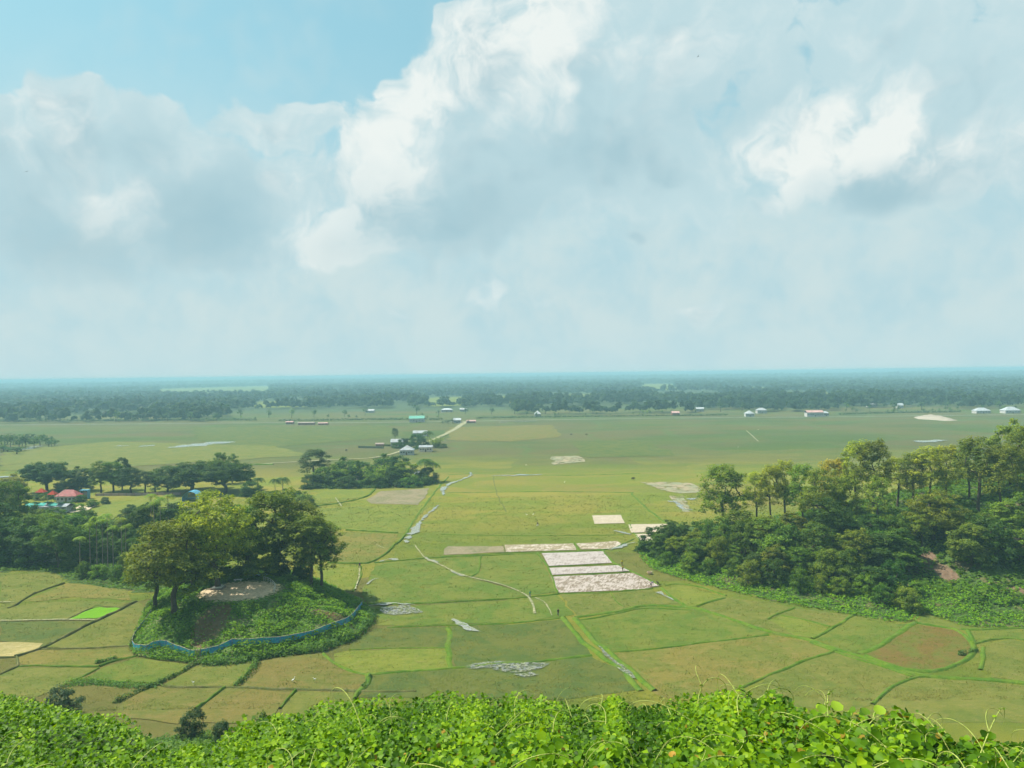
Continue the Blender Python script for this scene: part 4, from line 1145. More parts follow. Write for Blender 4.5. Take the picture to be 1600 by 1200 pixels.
# --- the wooded hill at the right
GH = 'tall trees on the wooded hill'
for k, px, tp, d, w_, c, lb in [
    ('open', 1128, 722, 236, 84, OLIVE, 'lone well-formed tree at the left end of the wooded hill'),
    ('open', 1182, 734, 240, 46, YELG, 'slim yellowish tree next right of the lone tree'),
    ('open', 1204, 722, 236, 44, YELG, 'thin yellow-green tree in the hill\'s left gap'),
    ('open', 1226, 716, 240, 48, YELG, 'taller yellow-green tree in the hill\'s left gap'),
    ('open', 1254, 722, 232, 50, LIME, 'light green tree left of the golden topped tree'),
    ('broad', 1284, 728, 212, 74, OLIVE, 'round olive tree below the golden top'),
    ('open', 1302, 713, 232, 52, GOLD, 'golden yellow topped tree on the hill'),
    ('open', 1338, 684, 228, 56, YELG, 'tall yellowish tree, left twin of the hill\'s highest pair'),
    ('open', 1364, 682, 222, 58, OLIVE, 'tall olive tree, right twin of the hill\'s highest pair'),
    ('open', 1372, 742, 208, 44, BRIGHT_, 'bright yellow-green sapling before the highest pair'),
    ('open', 1402, 712, 234, 50, YELG, 'yellowish tree right of the highest pair'),
    ('open', 1426, 704, 228, 54, OLIVE, 'olive tree with dark forked trunk right of the bright gap'),
    ('open', 1452, 694, 224, 58, YELG, 'pale yellow tree in the hill\'s middle'),
    ('open', 1478, 692, 230, 54, YELG, 'wide pale yellow tree before the far pond'),
    ('open', 1514, 694, 232, 50, LIME, 'light green tree left of the big trunked tree'),
    ('open', 1528, 678, 212, 78, OLIVE, 'big olive tree with stout dark trunk near the right edge'),
    ('open', 1564, 690, 206, 64, OLIVE, 'olive tree with tall bare brown trunk near the right edge'),
    ('dense', 1578, 648, 236, 66, BRIGHT_, 'bright lime green crown at the hill\'s upper right'),
    ('open', 1606, 664, 220, 70, OLIVE, 'tall olive tree cut by the picture\'s right edge'),
    ('open', 1650, 640, 224, 80, OLIVE, 'tall tree just beyond the picture\'s right edge'),
    ('open', 1590, 700, 228, 56, YELG, 'yellowish tree behind the bare brown trunk'),
    ('broad', 1458, 762, 200, 92, OLIVE, 'squat olive tree with ivy darkened base in the hill\'s middle'),
    ('broad', 1300, 775, 205, 70, DARK, 'dark tree under the round olive tree'),
    ('open', 1322, 742, 214, 52, OLIVE, 'olive tree between the golden top and the highest pair'),
    ('dense', 1510, 792, 206, 62, DARK, 'dark leafy tree at the foot of the big trunked tree'),
    ('dense', 1594, 800, 204, 56, DARK, 'dark leafy tree at the right edge below the bare earth'),
    ('dense', 1405, 800, 206, 50, OLIVE, 'low olive tree left of the ivy darkened tree'),
]:
    plant_px(k, px, tp, d, w_ * (1.15 if k == 'open' else 1.15), c, lb, group=GH)
GB = 'dense evergreens on the hill\'s lower slope'
for i, (k, px, tp, d, w_, c, lb) in enumerate([
    ('dense', 1022, 822, 232, 50, DARK, 'dark dome at the very left tip of the hill'), ('dense', 1056, 814, 236, 54, DARK, 'dark dome behind the hill\'s left tip'),
    ('dense', 1094, 812, 234, 60, MIDG, 'mid green dome in front of the lone tree'), ('dense', 1136, 818, 226, 56, DARK, 'dark dome below the lone tree\'s trunk'),
    ('dense', 1172, 808, 230, 52, DARK, 'dark dome right of the lone tree'), ('bush', 1040, 850, 222, 52, DARK, 'low dark shrub facing the flooded plots'),
    ('bush', 1078, 860, 216, 56, DARK, 'low dark shrub below the mid green dome'), ('dense', 1112, 850, 214, 54, DARK, 'dark dome in the second rank below the lone tree'),
    ('bush', 1140, 878, 205, 48, MIDG, 'low green shrub near the hill\'s left foot'), ('dense', 1160, 852, 212, 54, DARK, 'deep green dome left of the flat topped tree'),
    ('tiered', 1221, 832, 200, 64, LIME, 'flat topped pale green tree with thin pale trunk'), ('dense', 1206, 806, 224, 56, MIDG, 'mid green dome behind the flat topped tree'),
    ('dense', 1246, 812, 216, 60, DARK, 'dark green dome right of the flat topped tree'), ('dense', 1270, 850, 204, 54, DARK, 'dark tree in the shade of the hill\'s middle left'),
    ('tiered', 1292, 868, 196, 54, MIDG, 'layered green tree in front of the shaded wood'), ('tiered', 1366, 820, 201, 66, MIDG, 'layered fresh green tree in the hill\'s middle'),
    ('tiered', 1375, 888, 185, 42, LIME, 'small greyish green tree close to the creeper bank'), ('dense', 1332, 820, 208, 56, DARK, 'dark tree left of the layered fresh green tree'),
    ('bush', 1400, 850, 200, 52, DARK, 'dark shrub left of the bare earth slope'), ('dense', 1420, 826, 206, 56, DARK, 'dark dome above the bare earth slope'),
    ('tiered', 1535, 878, 186, 80, LIME, 'spreading pale green tree with leaning trunk at the lower right'), ('bush', 1500, 862, 192, 54, DARK, 'dark shrub right of the bare earth slope'),
    ('bush', 1560, 858, 190, 50, MIDG, 'green shrub behind the spreading pale tree'), ('bush', 1600, 866, 186, 60, LIME, 'light green shrub at the right edge of the slope'),
    ('bush', 1260, 895, 190, 44, DARK, 'small dark shrub on the creeper bank below the layered tree'), ('bush', 1190, 880, 203, 44, MIDG, 'small green shrub on the bank left of the flat topped tree'),
    ('dense', 1480, 828, 200, 48, DARK, 'dark tree right above the bare earth slope'), ('bush', 1440, 905, 183, 34, MIDG, 'small green shrub below the bare earth'),
    ('bush', 1330, 880, 195, 46, DARK, 'dark shrub between the two layered trees'), ('dense', 1568, 822, 204, 50, MIDG, 'green dome under the bare brown trunk'),
    ('bush', 1620, 905, 178, 50, MIDG, 'green shrub cut by the lower right edge of the slope'), ('bush', 1100, 888, 208, 36, DARK, 'small dark shrub at the slope\'s grassy foot'),
]):
    plant_px(k, px, tp, d, w_ * 1.3, c, lb, group=GB, cat='tree' if k != 'bush' else 'bush')
for rank, y_off, d_off, hgt, (p0, p1, st_) in [('lowest', 24, 9, 5.5, (1040, 1420, 34)), ('second', 48, 16, 8.0, (1030, 1420, 30)), ('third', 80, 26, 9.0, (1050, 1600, 36)), ('topmost', 110, 37, 9.0, (1150, 1620, 42))]:
    for i, px in enumerate(range(p0, p1, st_)):
        px += random.uniform(-6, 6); by = np.interp(px, [1000, 1100, 1200, 1300, 1400, 1500, 1600], [885, 914, 938, 955, 973, 976, 981])
        g0 = pt(px, by); d = g0[1] + d_off + random.uniform(-2, 2); x = atd(px, d); h = hgt * random.uniform(.75, 1.3)
        if abs(px - 1470) < 30 and rank in ('lowest', 'second', 'third'): continue
        c = random.choice([MIDG, MIDG, OLIVE, OLIVE, LIME, DARK])
        plant('bush' if rank == 'lowest' else random.choice(['dense', 'dense', 'tiered', 'bush']), (x, d, tz(x, d) - .3), h, h * random.uniform(.9, 1.35), c,
              f'{ORD[i]} evergreen from the left in the {rank} rank up the wooded slope', cat='tree', group='evergreens filling the wooded slope', name='tree')

# --- left copse on the far plain, small trees of the far road and forest edge
def small_tree(px, top_py, d, wpx, color, label, group, cat='tree', name='tree', me=None):
    x = atd(px, d, top_py); h = ztop(px, top_py, d)
    me = me or random.choice(SMALL)
    H, W_ = (9.0, 6.2) if me in SMALL else (2.4, 2.4)
    o = link(name, me, loc=(x, d, 0), color=tuple(q * random.uniform(.85, 1.15) for q in color))
    o.rotation_euler = (0, 0, random.uniform(0, 6.28)); s1 = wpx / FPX * d / W_
    o.scale = (s1, s1, max(h, 1.2) / H)
    return tag(o, label, cat, group)
for i in range(26):
    px = -30 + i * 4.6; tp = 674 + random.uniform(0, 6) + (6 if i > 22 else 0)
    small_tree(px, tp, random.uniform(600, 680), random.uniform(16, 26), DARK, 'dull green tree of the copse at the far left of the plain', 'trees of the far left copse')
for i in range(10):
    small_tree(-30 + i * 7, 692 + i * .6 + random.uniform(-2, 2), random.uniform(560, 600), 30, DARK, 'low dark tree in front of the far left copse', 'low dark trees before the far left copse')
for px, tp, w_ in [(692, 657, 10), (700, 654, 12), (707, 653, 12), (697, 660, 10), (714, 660, 8), (655, 659, 5), (731, 655, 6)]:
    small_tree(px, tp, random.uniform(840, 880), w_, DARK, 'dark tree of the clump where the dirt road meets the far road', 'trees at the dirt road\'s far end')
for i in range(52):
    px = random.choice([random.uniform(510, 690), random.uniform(740, 1130), random.uniform(1320, 1480), random.uniform(800, 1100), random.uniform(0, 420), random.uniform(1480, 1600)])
    d = random.uniform(945, 1010)
    zt = random.uniform(3.5, 8)
    x = atd(px, d, 650)
    o = link('tree', random.choice(SMALL), loc=(x, d, 0), color=random.choice([TEAL, DARK, MIDG, LIME])); s1 = zt / 9
    o.scale = (s1 * 1.1, s1 * 1.1, s1); tag(o, 'small round young tree planted along the far road', 'tree', 'young trees along the far road')
for i in range(42):
    px = -20 + i * 39.5 + random.uniform(-6, 6)
    if 610 < px < 640: continue
    d = random.uniform(945, 1000) if px < 340 else random.uniform(1000, 1060)
    x = atd(px, d, 650); zt = random.uniform(9, 17)
    o = link('tree', random.choice(SMALL), loc=(x, d, 0), color=random.choice([TEAL, DARK, DARK, MIDG])); s1 = zt / 9
    o.scale = (s1 * 1.15, s1 * 1.15, s1); tag(o, 'tall dark tree standing in the front edge of the far forest', 'tree', 'trees at the front edge of the far forest')

# --- the far forest: one mass out to the horizon
CLEAR = [[(1000, 600), (1055, 600), (1060, 610), (995, 610)], [(1222, 613), (1295, 613), (1300, 626), (1215, 626)], [(665, 622), (722, 620), (725, 634), (665, 636)], [(614, 630), (636, 630), (640, 642), (612, 642)],
         [(862, 617), (930, 615), (930, 627), (862, 629)], [(250, 608), (420, 603), (425, 616), (245, 619)], [(1080, 641), (1160, 640), (1160, 652), (1080, 653)], [(770, 619), (802, 618), (802, 630), (768, 630)],
         [(400, 628), (480, 626), (480, 636), (400, 638)], [(60, 648), (230, 646), (235, 656), (60, 658)], [(360, 641), (800, 636), (800, 660), (360, 664)], [(1340, 638), (1500, 636), (1500, 655), (1330, 656)], [(1130, 606), (1200, 605), (1200, 611), (1130, 612)]]
CLW = [np.array([pt(*p)[:2] for p in c]) for c in CLEAR]
def forest():
    rg = np.random.default_rng(5)
    VV = []; FF = []; TT = []; n0 = 0
    for (r0, r1, n, K, lw, lh) in [(950, 1550, 5800, 38, 5.4, 14.0), (1550, 2600, 6500, 22, 7, 12), (2600, 6000, 14000, 10, 13, 12), (6000, 17000, 18000, 4, 38, 13)]:
        u = rg.random(n); r = np.sqrt(r0 ** 2 + u * (r1 ** 2 - r0 ** 2)) if r0 < 2600 else r0 * (r1 / r0) ** u
        a = rg.uniform(-.74, .74, n); P = np.c_[r * np.sin(a), r * np.cos(a)]
        keep = np.ones(n, bool)
        for c in CLW: keep &= sdist(P, c) < 0
        left = P[:, 0] < np.interp(P[:, 1], [900, 1200, 2000], [-360, -430, -700])
        lim = np.where(left, 950, 1010)
        keep &= P[:, 1] > lim
        keep &= fbm(P[:, 0] / 260, P[:, 1] / 520, 3, 40) > .30
        P = P[keep]; n = len(P)
        hh = lh * (.55 + .9 * rg.random(n)) * (.75 + .6 * fbm(P[:, 0] / 150, P[:, 1] / 150, 2, 44)); ww = lw * (.6 + .8 * rg.random(n))
        tt = np.clip(.35 + (fbm(P[:, 0] / 60, P[:, 1] / 90, 3, 47) - .5) * 1.2 + rg.normal(size=n) * .12, 0, 1)
        v = rsphere(n * K, rg).reshape(n, K, 3); v[..., 2] = np.abs(v[..., 2]) * 1.0 - .25 * (rg.random((n, K)) < .35)
        q = rg.uniform(.6, 1, (n, K, 1))
        c = np.concatenate([P, (hh * .52)[:, None]], 1)[:, None, :] + v * q * np.stack([ww, ww, hh * .48], 1)[:, None, :]
        N = v + np.array([0, 0, .5]) + rg.normal(size=(n, K, 3)) * .3
        sz = (np.sqrt(ww * hh) * 4.6 / math.sqrt(K) * .75)[:, None] * rg.uniform(.7, 1.3, (n, K))
        V, F = leaf_quads(c.reshape(-1, 3), N.reshape(-1, 3), sz.ravel(), asp=.85, rg=rg)
        V[:, 2] = np.maximum(V[:, 2], .05)
        VV.append(V); FF.append(F + n0); n0 += len(V); TT.append(np.repeat(tt, K))
    return mesh_np('far_forest', np.concatenate(VV), np.concatenate(FF), [M_LEAF], tint=np.concatenate(TT))
o = link('far_forest', forest(), color=(.030, .060, .024))
tag(o, 'hazy blue green forest reaching to the horizon', 'forest', kind='stuff')
for c in CLEAR:
    if max(p[1] for p in c) < 640: sheet('far_field', c, F_YEL, z=.2, rough=10, step=40)

# --- grass and stubble tufts standing on the nearer fields
def tuft_mat():
    m, t, out = new_mat('grass_tufts')
    ge = t.n('ShaderNodeNewGeometry'); P = ge.outputs['Position']; at = t.n('ShaderNodeAttribute', attribute_name='tint')
    n = t.noise(P, .06, 5, .65); n2 = t.noise(P, .7, 4, .6)
    c = t.mix(t.ss(n, .40, .60), (.092, .125, .018), (.140, .128, .030))
    c = t.mix(t.ss(n2, .45, .65, 0, .6), c, (.092, .128, .013))
    hs = t.n('ShaderNodeHueSaturation'); t.put(hs.inputs['Color'], c); t.put(hs.inputs['Value'], t.m('ADD', .6, t.m('MULTIPLY', at.outputs['Fac'], .9)))
    d = t.n('ShaderNodeBsdfDiffuse'); t.nt.links.new(hs.outputs[0], d.inputs[0]); t.nt.links.new(d.outputs[0], out.inputs[0])
    return m
rg = np.random.default_rng(77)
nq = 330000
d_ = 125 + 215 * rg.random(nq) ** 1.5; P = np.c_[d_ * rg.uniform(-.74, .74, nq), d_]
k = (sdist(P, MOUND) < -.3) & (sdist(P, HILL) < -.3) & (rg.random(nq) < sm(fbm(P[:, 0] / 2.6, P[:, 1] / 1.3, 4, 90), .36, .62))
for wp_ in ([(840, 860), (945, 858), (1045, 918), (870, 932)], [(785, 849), (975, 843), (960, 864), (785, 866)], [(690, 851), (790, 851), (790, 870), (690, 870)], [(920, 803), (980, 803), (980, 820), (925, 820)], [(978, 816), (1055, 816), (1055, 848), (995, 849)],
            [(-30, 1003), (74, 1002), (62, 1017), (-30, 1029)], [(104, 969), (151, 947), (196, 949), (150, 969)], [(720, 1045), (740, 1034), (865, 1034), (860, 1048), (800, 1056)], [(566, 763), (674, 759), (667, 790), (566, 790)]):
    k &= sdist(P, np.array([pt(*q)[:2] for q in wp_])) < 0
P = P[k]; n = len(P); sz = rg.uniform(.10, .26, n) * np.clip(P[:, 1] / 170, .8, 1.8)
V, F = leaf_quads(np.c_[P, .05 + sz * .28 + rg.random(n) * .05], rg.normal(size=(n, 3)) * .5 + (0, 0, .9), sz, asp=.8, rg=rg)
tag(link('field_tufts', mesh_np('field_tufts', V, F, [tuft_mat()], tint=np.clip(.55 + rg.normal(size=n) * .17, 0, 1))), 'short grass and rice stubble tufts over the nearer fields', 'stubble', kind='stuff')

# --- undergrowth on the hill and the mound
def cover(name, poly, hf, n, size, color, mask=None, lift=.35, label='', seed=3, clumps=1.2):
    rg = np.random.default_rng(seed)
    lo = poly.min(0); hi = poly.max(0)
    P = rg.uniform(lo, hi, (n, 2)); sd_ = sdist(P, poly); P = P[sd_ > -.4]; sd_ = sd_[sd_ > -.4]
    if mask is not None:
        k = mask(P, sd_, rg); P = P[k]; sd_ = sd_[k]
    b = fbm(P[:, 0] / clumps, P[:, 1] / clumps, 3, seed)
    k = rg.random(len(P)) < sm(b, .25, .5) * .8 + .2; P = P[k]; b = b[k]
    z = np.maximum(hf(P), 0) + b * lift * 2.0 - rg.random(len(P)) ** 2 * lift
    g1 = (fbm(P[:, 0] / clumps + .12, P[:, 1] / clumps, 3, seed) - b); g2 = (fbm(P[:, 0] / clumps, P[:, 1] / clumps + .12, 3, seed) - b)
    N = np.c_[-g1 * 6, -g2 * 6, np.full(len(P), 1.3)] + rg.normal(size=(len(P), 3)) * .42
    V, F = leaf_quads(np.c_[P, z], N, size * rg.uniform(.6, 1.4, len(P)), asp=.8, rg=rg)
    t = np.clip(.45 + (b - .5) * .8 + rg.normal(size=len(P)) * .17, 0, 1)
    return tag(link(name, mesh_np(name, V, F, [M_LEAF], tint=t), color=color), label, name.replace('_', ' ')[:24], kind='stuff')

def mmask(P, sd_, rg):
    r = np.hypot(P[:, 0] - top[0], P[:, 1] - top[1]); b = fbm(P[:, 0] / 2.5, P[:, 1] / 2.5, 3, 31)
    bare = np.zeros(len(P), bool)
    for (px, py, a, c) in [(330, 975, 3.6, 6.0), (345, 960, 2, 3), (520, 962, 4.5, 2.2), (500, 955, 2.5, 2)]:
        q = hit(px, py); bare |= ((P[:, 0] - q[0]) / a) ** 2 + ((P[:, 1] - q[1]) / c) ** 2 < .6 + b * .8
    return (r > 8.6 + b * 2) & ~(bare & (rg.random(len(P)) < .72))
cover('mound_undergrowth', MOUND, mound_h, 90000, .42, (.100, .205, .012), mmask, .8, 'bright green creepers and low shrubs covering the mound', 3, 1.9)
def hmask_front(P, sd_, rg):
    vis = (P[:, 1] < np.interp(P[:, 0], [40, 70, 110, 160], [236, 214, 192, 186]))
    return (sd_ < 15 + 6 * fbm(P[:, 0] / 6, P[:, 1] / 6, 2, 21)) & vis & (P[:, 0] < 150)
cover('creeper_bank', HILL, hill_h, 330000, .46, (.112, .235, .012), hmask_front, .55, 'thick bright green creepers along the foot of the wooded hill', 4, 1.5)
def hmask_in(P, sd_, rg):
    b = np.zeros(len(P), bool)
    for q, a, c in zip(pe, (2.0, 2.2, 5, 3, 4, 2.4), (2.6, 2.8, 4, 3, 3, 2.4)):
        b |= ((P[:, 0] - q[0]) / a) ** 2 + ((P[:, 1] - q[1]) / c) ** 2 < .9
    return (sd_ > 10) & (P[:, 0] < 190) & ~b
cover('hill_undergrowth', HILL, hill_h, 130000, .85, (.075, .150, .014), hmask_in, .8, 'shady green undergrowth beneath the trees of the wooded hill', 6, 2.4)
GRV = np.array([pt(*p)[:2] for p in [(-120, 902), (0, 893), (60, 890), (90, 896), (120, 908), (165, 918), (205, 922), (245, 926), (300, 900), (320, 840), (300, 815), (150, 810), (-120, 810)]])
def gh(P): return np.full(len(P), 0.0)
struct('grove_ground', grid_mesh('grove_ground', GRV, lambda P: np.full(len(P), .06), 2.0, [M_HILL], matf=None))
def gmask(P, sd_, rg): return (P[:, 1] < 226) | (rg.random(len(P)) < .35)
cover('grove_undergrowth', GRV, gh, 60000, .6, (.075, .150, .014), gmask, .6, 'green undergrowth along the foot of the left grove', 8, 1.8)
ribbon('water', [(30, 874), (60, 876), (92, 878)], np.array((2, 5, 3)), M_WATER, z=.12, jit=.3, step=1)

def hedge(pix, w_, h, color, label, leafs=.34, dens_=60, group='shrubby field hedges'):
    rg = np.random.default_rng(int(abs(pix[0][0] * 7 + pix[0][1])))
    P = densify(smooth_line(np.array([pt(*p)[:2] for p in pix])), .35)
    n = int(len(P) * .35 * dens_); i = rg.integers(0, len(P), n); c = P[i]
    org = P.mean(0); hh = h * (.45 + 1.0 * fbm(c[:, 0] / 2.2, c[:, 1] / 2.2, 3, 60))
    v = rsphere(n, rg); v[:, 2] = np.abs(v[:, 2])
    q = np.c_[c, np.array([max(0, tz(*a)) for a in P])[i]] + v * np.c_[hh * w_ / h * .6, hh * w_ / h * .6, hh] * rg.uniform(.6, 1.0, n)[:, None]
    V, F = leaf_quads(q, v + rg.normal(size=(n, 3)) * .35 + np.array([0, 0, .3]), leafs * rg.uniform(.6, 1.3, n), asp=.8, rg=rg)
    V[:, :2] -= org
    o = link('hedge', mesh_np('hedge', V, F, [M_LEAF], tint=np.clip(.4 + rg.normal(size=n) * .18, 0, 1)), loc=(org[0], org[1], 0), color=color)
    return tag(o, label, 'hedge', group)
hedge([(318, 1040), (345, 1040), (380, 1036), (405, 1030)], 1.8, 1.7, (0.095, 0.182, 0.032), 'hedge along the mound\'s foot below the wooden gate')
hedge([(400, 1031), (445, 1024), (480, 1020), (505, 1017)], 1.9, 1.9, (0.095, 0.176, 0.032), 'dark fronted hedge along the mound\'s foot above the brown field')
hedge([(505, 1016), (530, 1006), (552, 1000), (572, 985), (582, 972), (578, 958)], 2.2, 2.3, (0.074, 0.149, 0.030), 'thick hedge around the mound\'s right corner')
hedge([(250, 1067), (266, 1060), (278, 1055), (292, 1046), (300, 1040), (318, 1036)], 1.0, 1.0, (0.088, 0.149, 0.032), 'narrow hedge slanting down left from the wooden gate')
hedge([(250, 1069), (235, 1074), (220, 1080), (200, 1090), (182, 1097)], 1.2, 1.1, (0.074, 0.128, 0.030), 'dark hedge slanting towards the hill\'s foot')
hedge([(400, 1036), (397, 1045), (385, 1058), (368, 1073)], 1.3, 1.4, (0.101, 0.182, 0.032), 'bushy hedge running down from the mound to the long bund')
hedge([(152, 1037), (165, 1034), (180, 1030)], 1.2, 1.1, (0.081, 0.169, 0.030), 'short tuft of shrubs left of the bamboo gate')
hedge([(205, 1012), (208, 1002), (215, 988)], .9, 1.6, (0.068, 0.115, 0.027), 'dark shrubs outside the net fence at its left end')
hedge([(578, 1058), (574, 1066), (566, 1076)], .7, .8, (0.074, 0.142, 0.032), 'grassy ditch edge below the yellow-green field')
hedge([(1500, 1024), (1515, 1021), (1526, 1018)], 1.0, 1.2, (0.068, 0.135, 0.030), 'small dark shrubs on the curved bund at the right')
hedge([(110, 1068), (150, 1066), (200, 1072), (245, 1072)], 3.2, .9, (0.108, 0.203, 0.032), 'low bramble patch at the foot of the near hill', dens_=110)
hedge([(225, 960), (232, 950), (245, 938)], 1.4, 1.5, (0.081, 0.142, 0.030), 'shrubs on the mound\'s back left under the leaning tree')

for px_, w_, h, lb in [([(436, 658), (520, 657), (600, 656), (690, 656)], 5, 3.2, 'low dark scrub line beside the far road left of the dirt road'), ([(745, 654), (860, 652), (960, 651), (1060, 650), (1135, 649)], 5, 3.0, 'low dark scrub line behind the far road in the middle'),
                       ([(1310, 648), (1380, 646), (1430, 645), (1500, 644)], 5, 3.2, 'low scrub line before the right forest'), ([(0, 659), (120, 658), (250, 657), (400, 657)], 6, 3.6, 'low dark scrub line along the far road at the left')]:
    hedge(px_, w_, h, (.045, .085, .022), lb, leafs=1.3, dens_=9, group='scrub lines along the far road')
# --- feathery shrubs at the foot of the near slope
for px, tp, d, w_, c, lb in [(95, 1070, 121, 66, (.070, .120, .050), 'feathery blue-green shrub at the foot of the near hill, left one'), (300, 1104, 112, 46, (.050, .095, .036), 'dark feathery shrub in the gully of the near hill'),
                             (345, 1122, 108, 34, (.050, .095, .030), 'small dark shrub right of the gully shrub'), (48, 1088, 116, 30, (.055, .105, .026), 'low green shrub left of the blue-green shrub'),
                             (410, 1106, 100, 36, (.075, .140, .026), 'leafy bush on the brow beside the brown field'), (562, 1084, 99, 18, (.060, .12, .024), 'small bush on the brow below the ditch')]:
    x = atd(px, d, tp); z0 = max(0, float(fore_h(np.array([[x, d]]))[0])); h = ztop(px, tp, d) - z0
    plant('bush', (x, d, z0 - .2), max(2.0, h), w_ / FPX * d * 1.15, c, lb, cat='bush', group='shrubs at the foot of the near hill')

# ------------------------------------------------------------------ the leafy foreground
VINE = (.104, .208, .004)
LX = np.array([(0, 0), (.36, .02), (.52, .36), (.34, .74), (0, 1.0), (-.34, .74), (-.52, .36), (-.36, .02), (0, .45)])
LZ = np.array([0, .10, .13, .07, -.10, .07, .13, .10, -.02])
LF = np.array([(8, 0, 1), (8, 1, 2), (8, 2, 3), (8, 3, 4), (8, 4, 5), (8, 5, 6), (8, 6, 7), (8, 7, 0)])
def big_leaves(Pn, N, s, rg):
    n = len(Pn); N = unit(N); T = unit(np.cross(N, rg.normal(size=(n, 3)))); B = np.cross(N, T)
    s = s[:, None, None]; cz = (rg.uniform(.3, 1.6, n))[:, None, None]
    V = Pn[:, None, :] + s * (LX[None, :, 0:1] * B[:, None, :] + (LX[None, :, 1:2] - .4) * T[:, None, :] + LZ[None, :, None] * cz * N[:, None, :])
    F = (np.arange(n) * 9)[:, None, None] + LF[None]
    return V.reshape(-1, 3), F.reshape(-1, 3), T
def fsample(n, r0, r1, rg, a0=-.80, a1=.80, pw=1.0):
    r = (r0 ** pw + rg.random(n) * (r1 ** pw - r0 ** pw)) ** (1 / pw)
    a = rg.uniform(a0, a1, n); return np.c_[r * np.sin(a), r * np.cos(a)], r
def canopy(P, r, sd=70):
    s = np.clip(r / 12, .42, 2.2)
    return np.clip((fbm(P[:, 0] / (.45 * s), P[:, 1] / (.45 * s), 3, sd) - .5) * 1.25 + .5, 0, 1), np.where(r < 9, .15 * s + .05, .10 * s + .05)
rg = np.random.default_rng(12)
# nearest: whole heart-shaped leaves
P, r = fsample(42000, 2.4, 11, rg, pw=1.5)
b, amp = canopy(P, r); z = fore_h(P) + (b - .5) * amp * 2 - rg.random(len(P)) ** 1.0 * .27 + .08
N = np.c_[rg.normal(size=len(P)) * .5 - .15, rg.normal(size=len(P)) * .5 - .15, np.ones(len(P)) * .85]
size = (.028 + .050 * rg.random(len(P)) ** 1.4) * np.where(rg.random(len(P)) < .10, 1.45, 1)
Pn = np.c_[P, z]
# the largest in the picture become leaves of their own
inv = np.abs(np.arctan2(P[:, 0], P[:, 1])) < .585
dist = np.hypot(r, CAMZ - z); ang = (CAMZ - z) / r
score = np.where(inv & (r > 3.35) & (ang < .53), size / dist, 0) * (1 + (z - fore_h(P) - (b - .5) * amp * 2 > .02) * .5)
big = np.argsort(-score)[:300]
rest_ = np.setdiff1d(np.arange(len(P)), big)
V, F, _ = big_leaves(Pn[rest_], N[rest_], size[rest_], rg)
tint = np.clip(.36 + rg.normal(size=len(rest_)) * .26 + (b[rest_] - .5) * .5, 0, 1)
vl = tag(link('vine_leaves', mesh_np('vine_leaves', V, F, [M_VINE], tint=np.repeat(tint, 8), smooth=True), color=VINE), 'mass of bright green vine leaves covering the near hillside', 'vine leaves', kind='stuff')
LM = []
for t_ in (.2, .35, .5, .75):
    V = np.c_[LX[:, 0], LX[:, 1] - .4, LZ * rng.uniform(.6, 1.4)]
    LM.append(mesh_np('leaf', V, LF, [M_VINE], tint=np.full(8, t_), smooth=True))
for i in big:
    n_ = Vector(unit(N[i])); t_ = n_.cross(Vector(rg.normal(size=3))).normalized(); b_ = n_.cross(t_)
    o = link('leaf', random.choice(LM), hillside, color=VINE)
    s1 = size[i]
    M3 = Matrix((( b_.x, t_.x, n_.x), (b_.y, t_.y, n_.y), (b_.z, t_.z, n_.z))).to_4x4()
    o.matrix_world = Matrix.Translation(Pn[i]) @ M3 @ Matrix.Diagonal((s1, s1, s1, 1))
# yellowing and dead leaves among them
yl = rg.choice(rest_, 900, replace=False); pp_ = Pn[yl] + (0, 0, .02)
V, F, _ = big_leaves(pp_, N[yl] + rg.normal(size=(900, 3)) * .4, size[yl] * .9, rg)
tag(link('yellowing_leaves', mesh_np('yellowing_leaves', V, F, [M_VINE], tint=np.repeat(np.clip(.35 + rg.normal(size=900) * .25, 0, 1), 8), smooth=True), color=(.24, .17, .02)), 'scattered yellow and brown leaves among the green vines', 'dead leaves', kind='stuff')
# farther: smaller simpler leaves
VV = []; FF = []; TT = []; n0 = 0
for (n, r0, r1, sz, a0, a1) in [(72000, 8.5, 20, .070, -.8, .8), (110000, 18, 48, .125, -.8, .8), (36000, 44, 74, .26, -.8, -.12)]:
    P, r = fsample(n, r0, r1, rg, a0, a1, pw=1.5)
    b, amp = canopy(P, r)
    z = fore_h(P) + (b - .5) * amp * 2 - rg.random(n) ** 1.1 * .30 * np.clip(r / 12, .6, 2) + .14
    N = rg.normal(size=(n, 3)) * .5 + np.array([-.2, -.2, .95])
    V, F = leaf_quads(np.c_[P, z], N, sz * rg.uniform(.6, 1.35, n), asp=.85, rg=rg)
    VV.append(V); FF.append(F + n0); n0 += len(V)
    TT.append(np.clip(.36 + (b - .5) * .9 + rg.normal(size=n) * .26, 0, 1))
tag(link('creeper_cover', mesh_np('creeper_cover', np.concatenate(VV), np.concatenate(FF), [M_VINE], tint=np.concatenate(TT)), color=VINE), 'small bright green creeper leaves on the brow of the near hill', 'creeper', kind='stuff')
P, r = fsample(46000, 62, 127, rg, -.8, -.20)
b = fbm(P[:, 0] / 3, P[:, 1] / 3, 3, 77); k = (b > .37) ; P = P[k]; b = b[k]
z = np.maximum(fore_h(P), 0) + (b - .37) * 1.8 * rg.random(len(P))
V, F = leaf_quads(np.c_[P, z], rg.normal(size=(len(P), 3)) * .5 + (0, -.2, .9), .36 * rg.uniform(.6, 1.4, len(P)), asp=.8, rg=rg)
tag(link('foot_grass', mesh_np('foot_grass', V, F, [M_LEAF], tint=np.clip(rg.normal(size=len(P)) * .2 + .5, 0, 1)), color=(.080, .155, .022)), 'rough green grass and weeds at the foot of the near hill', 'grass', kind='stuff')

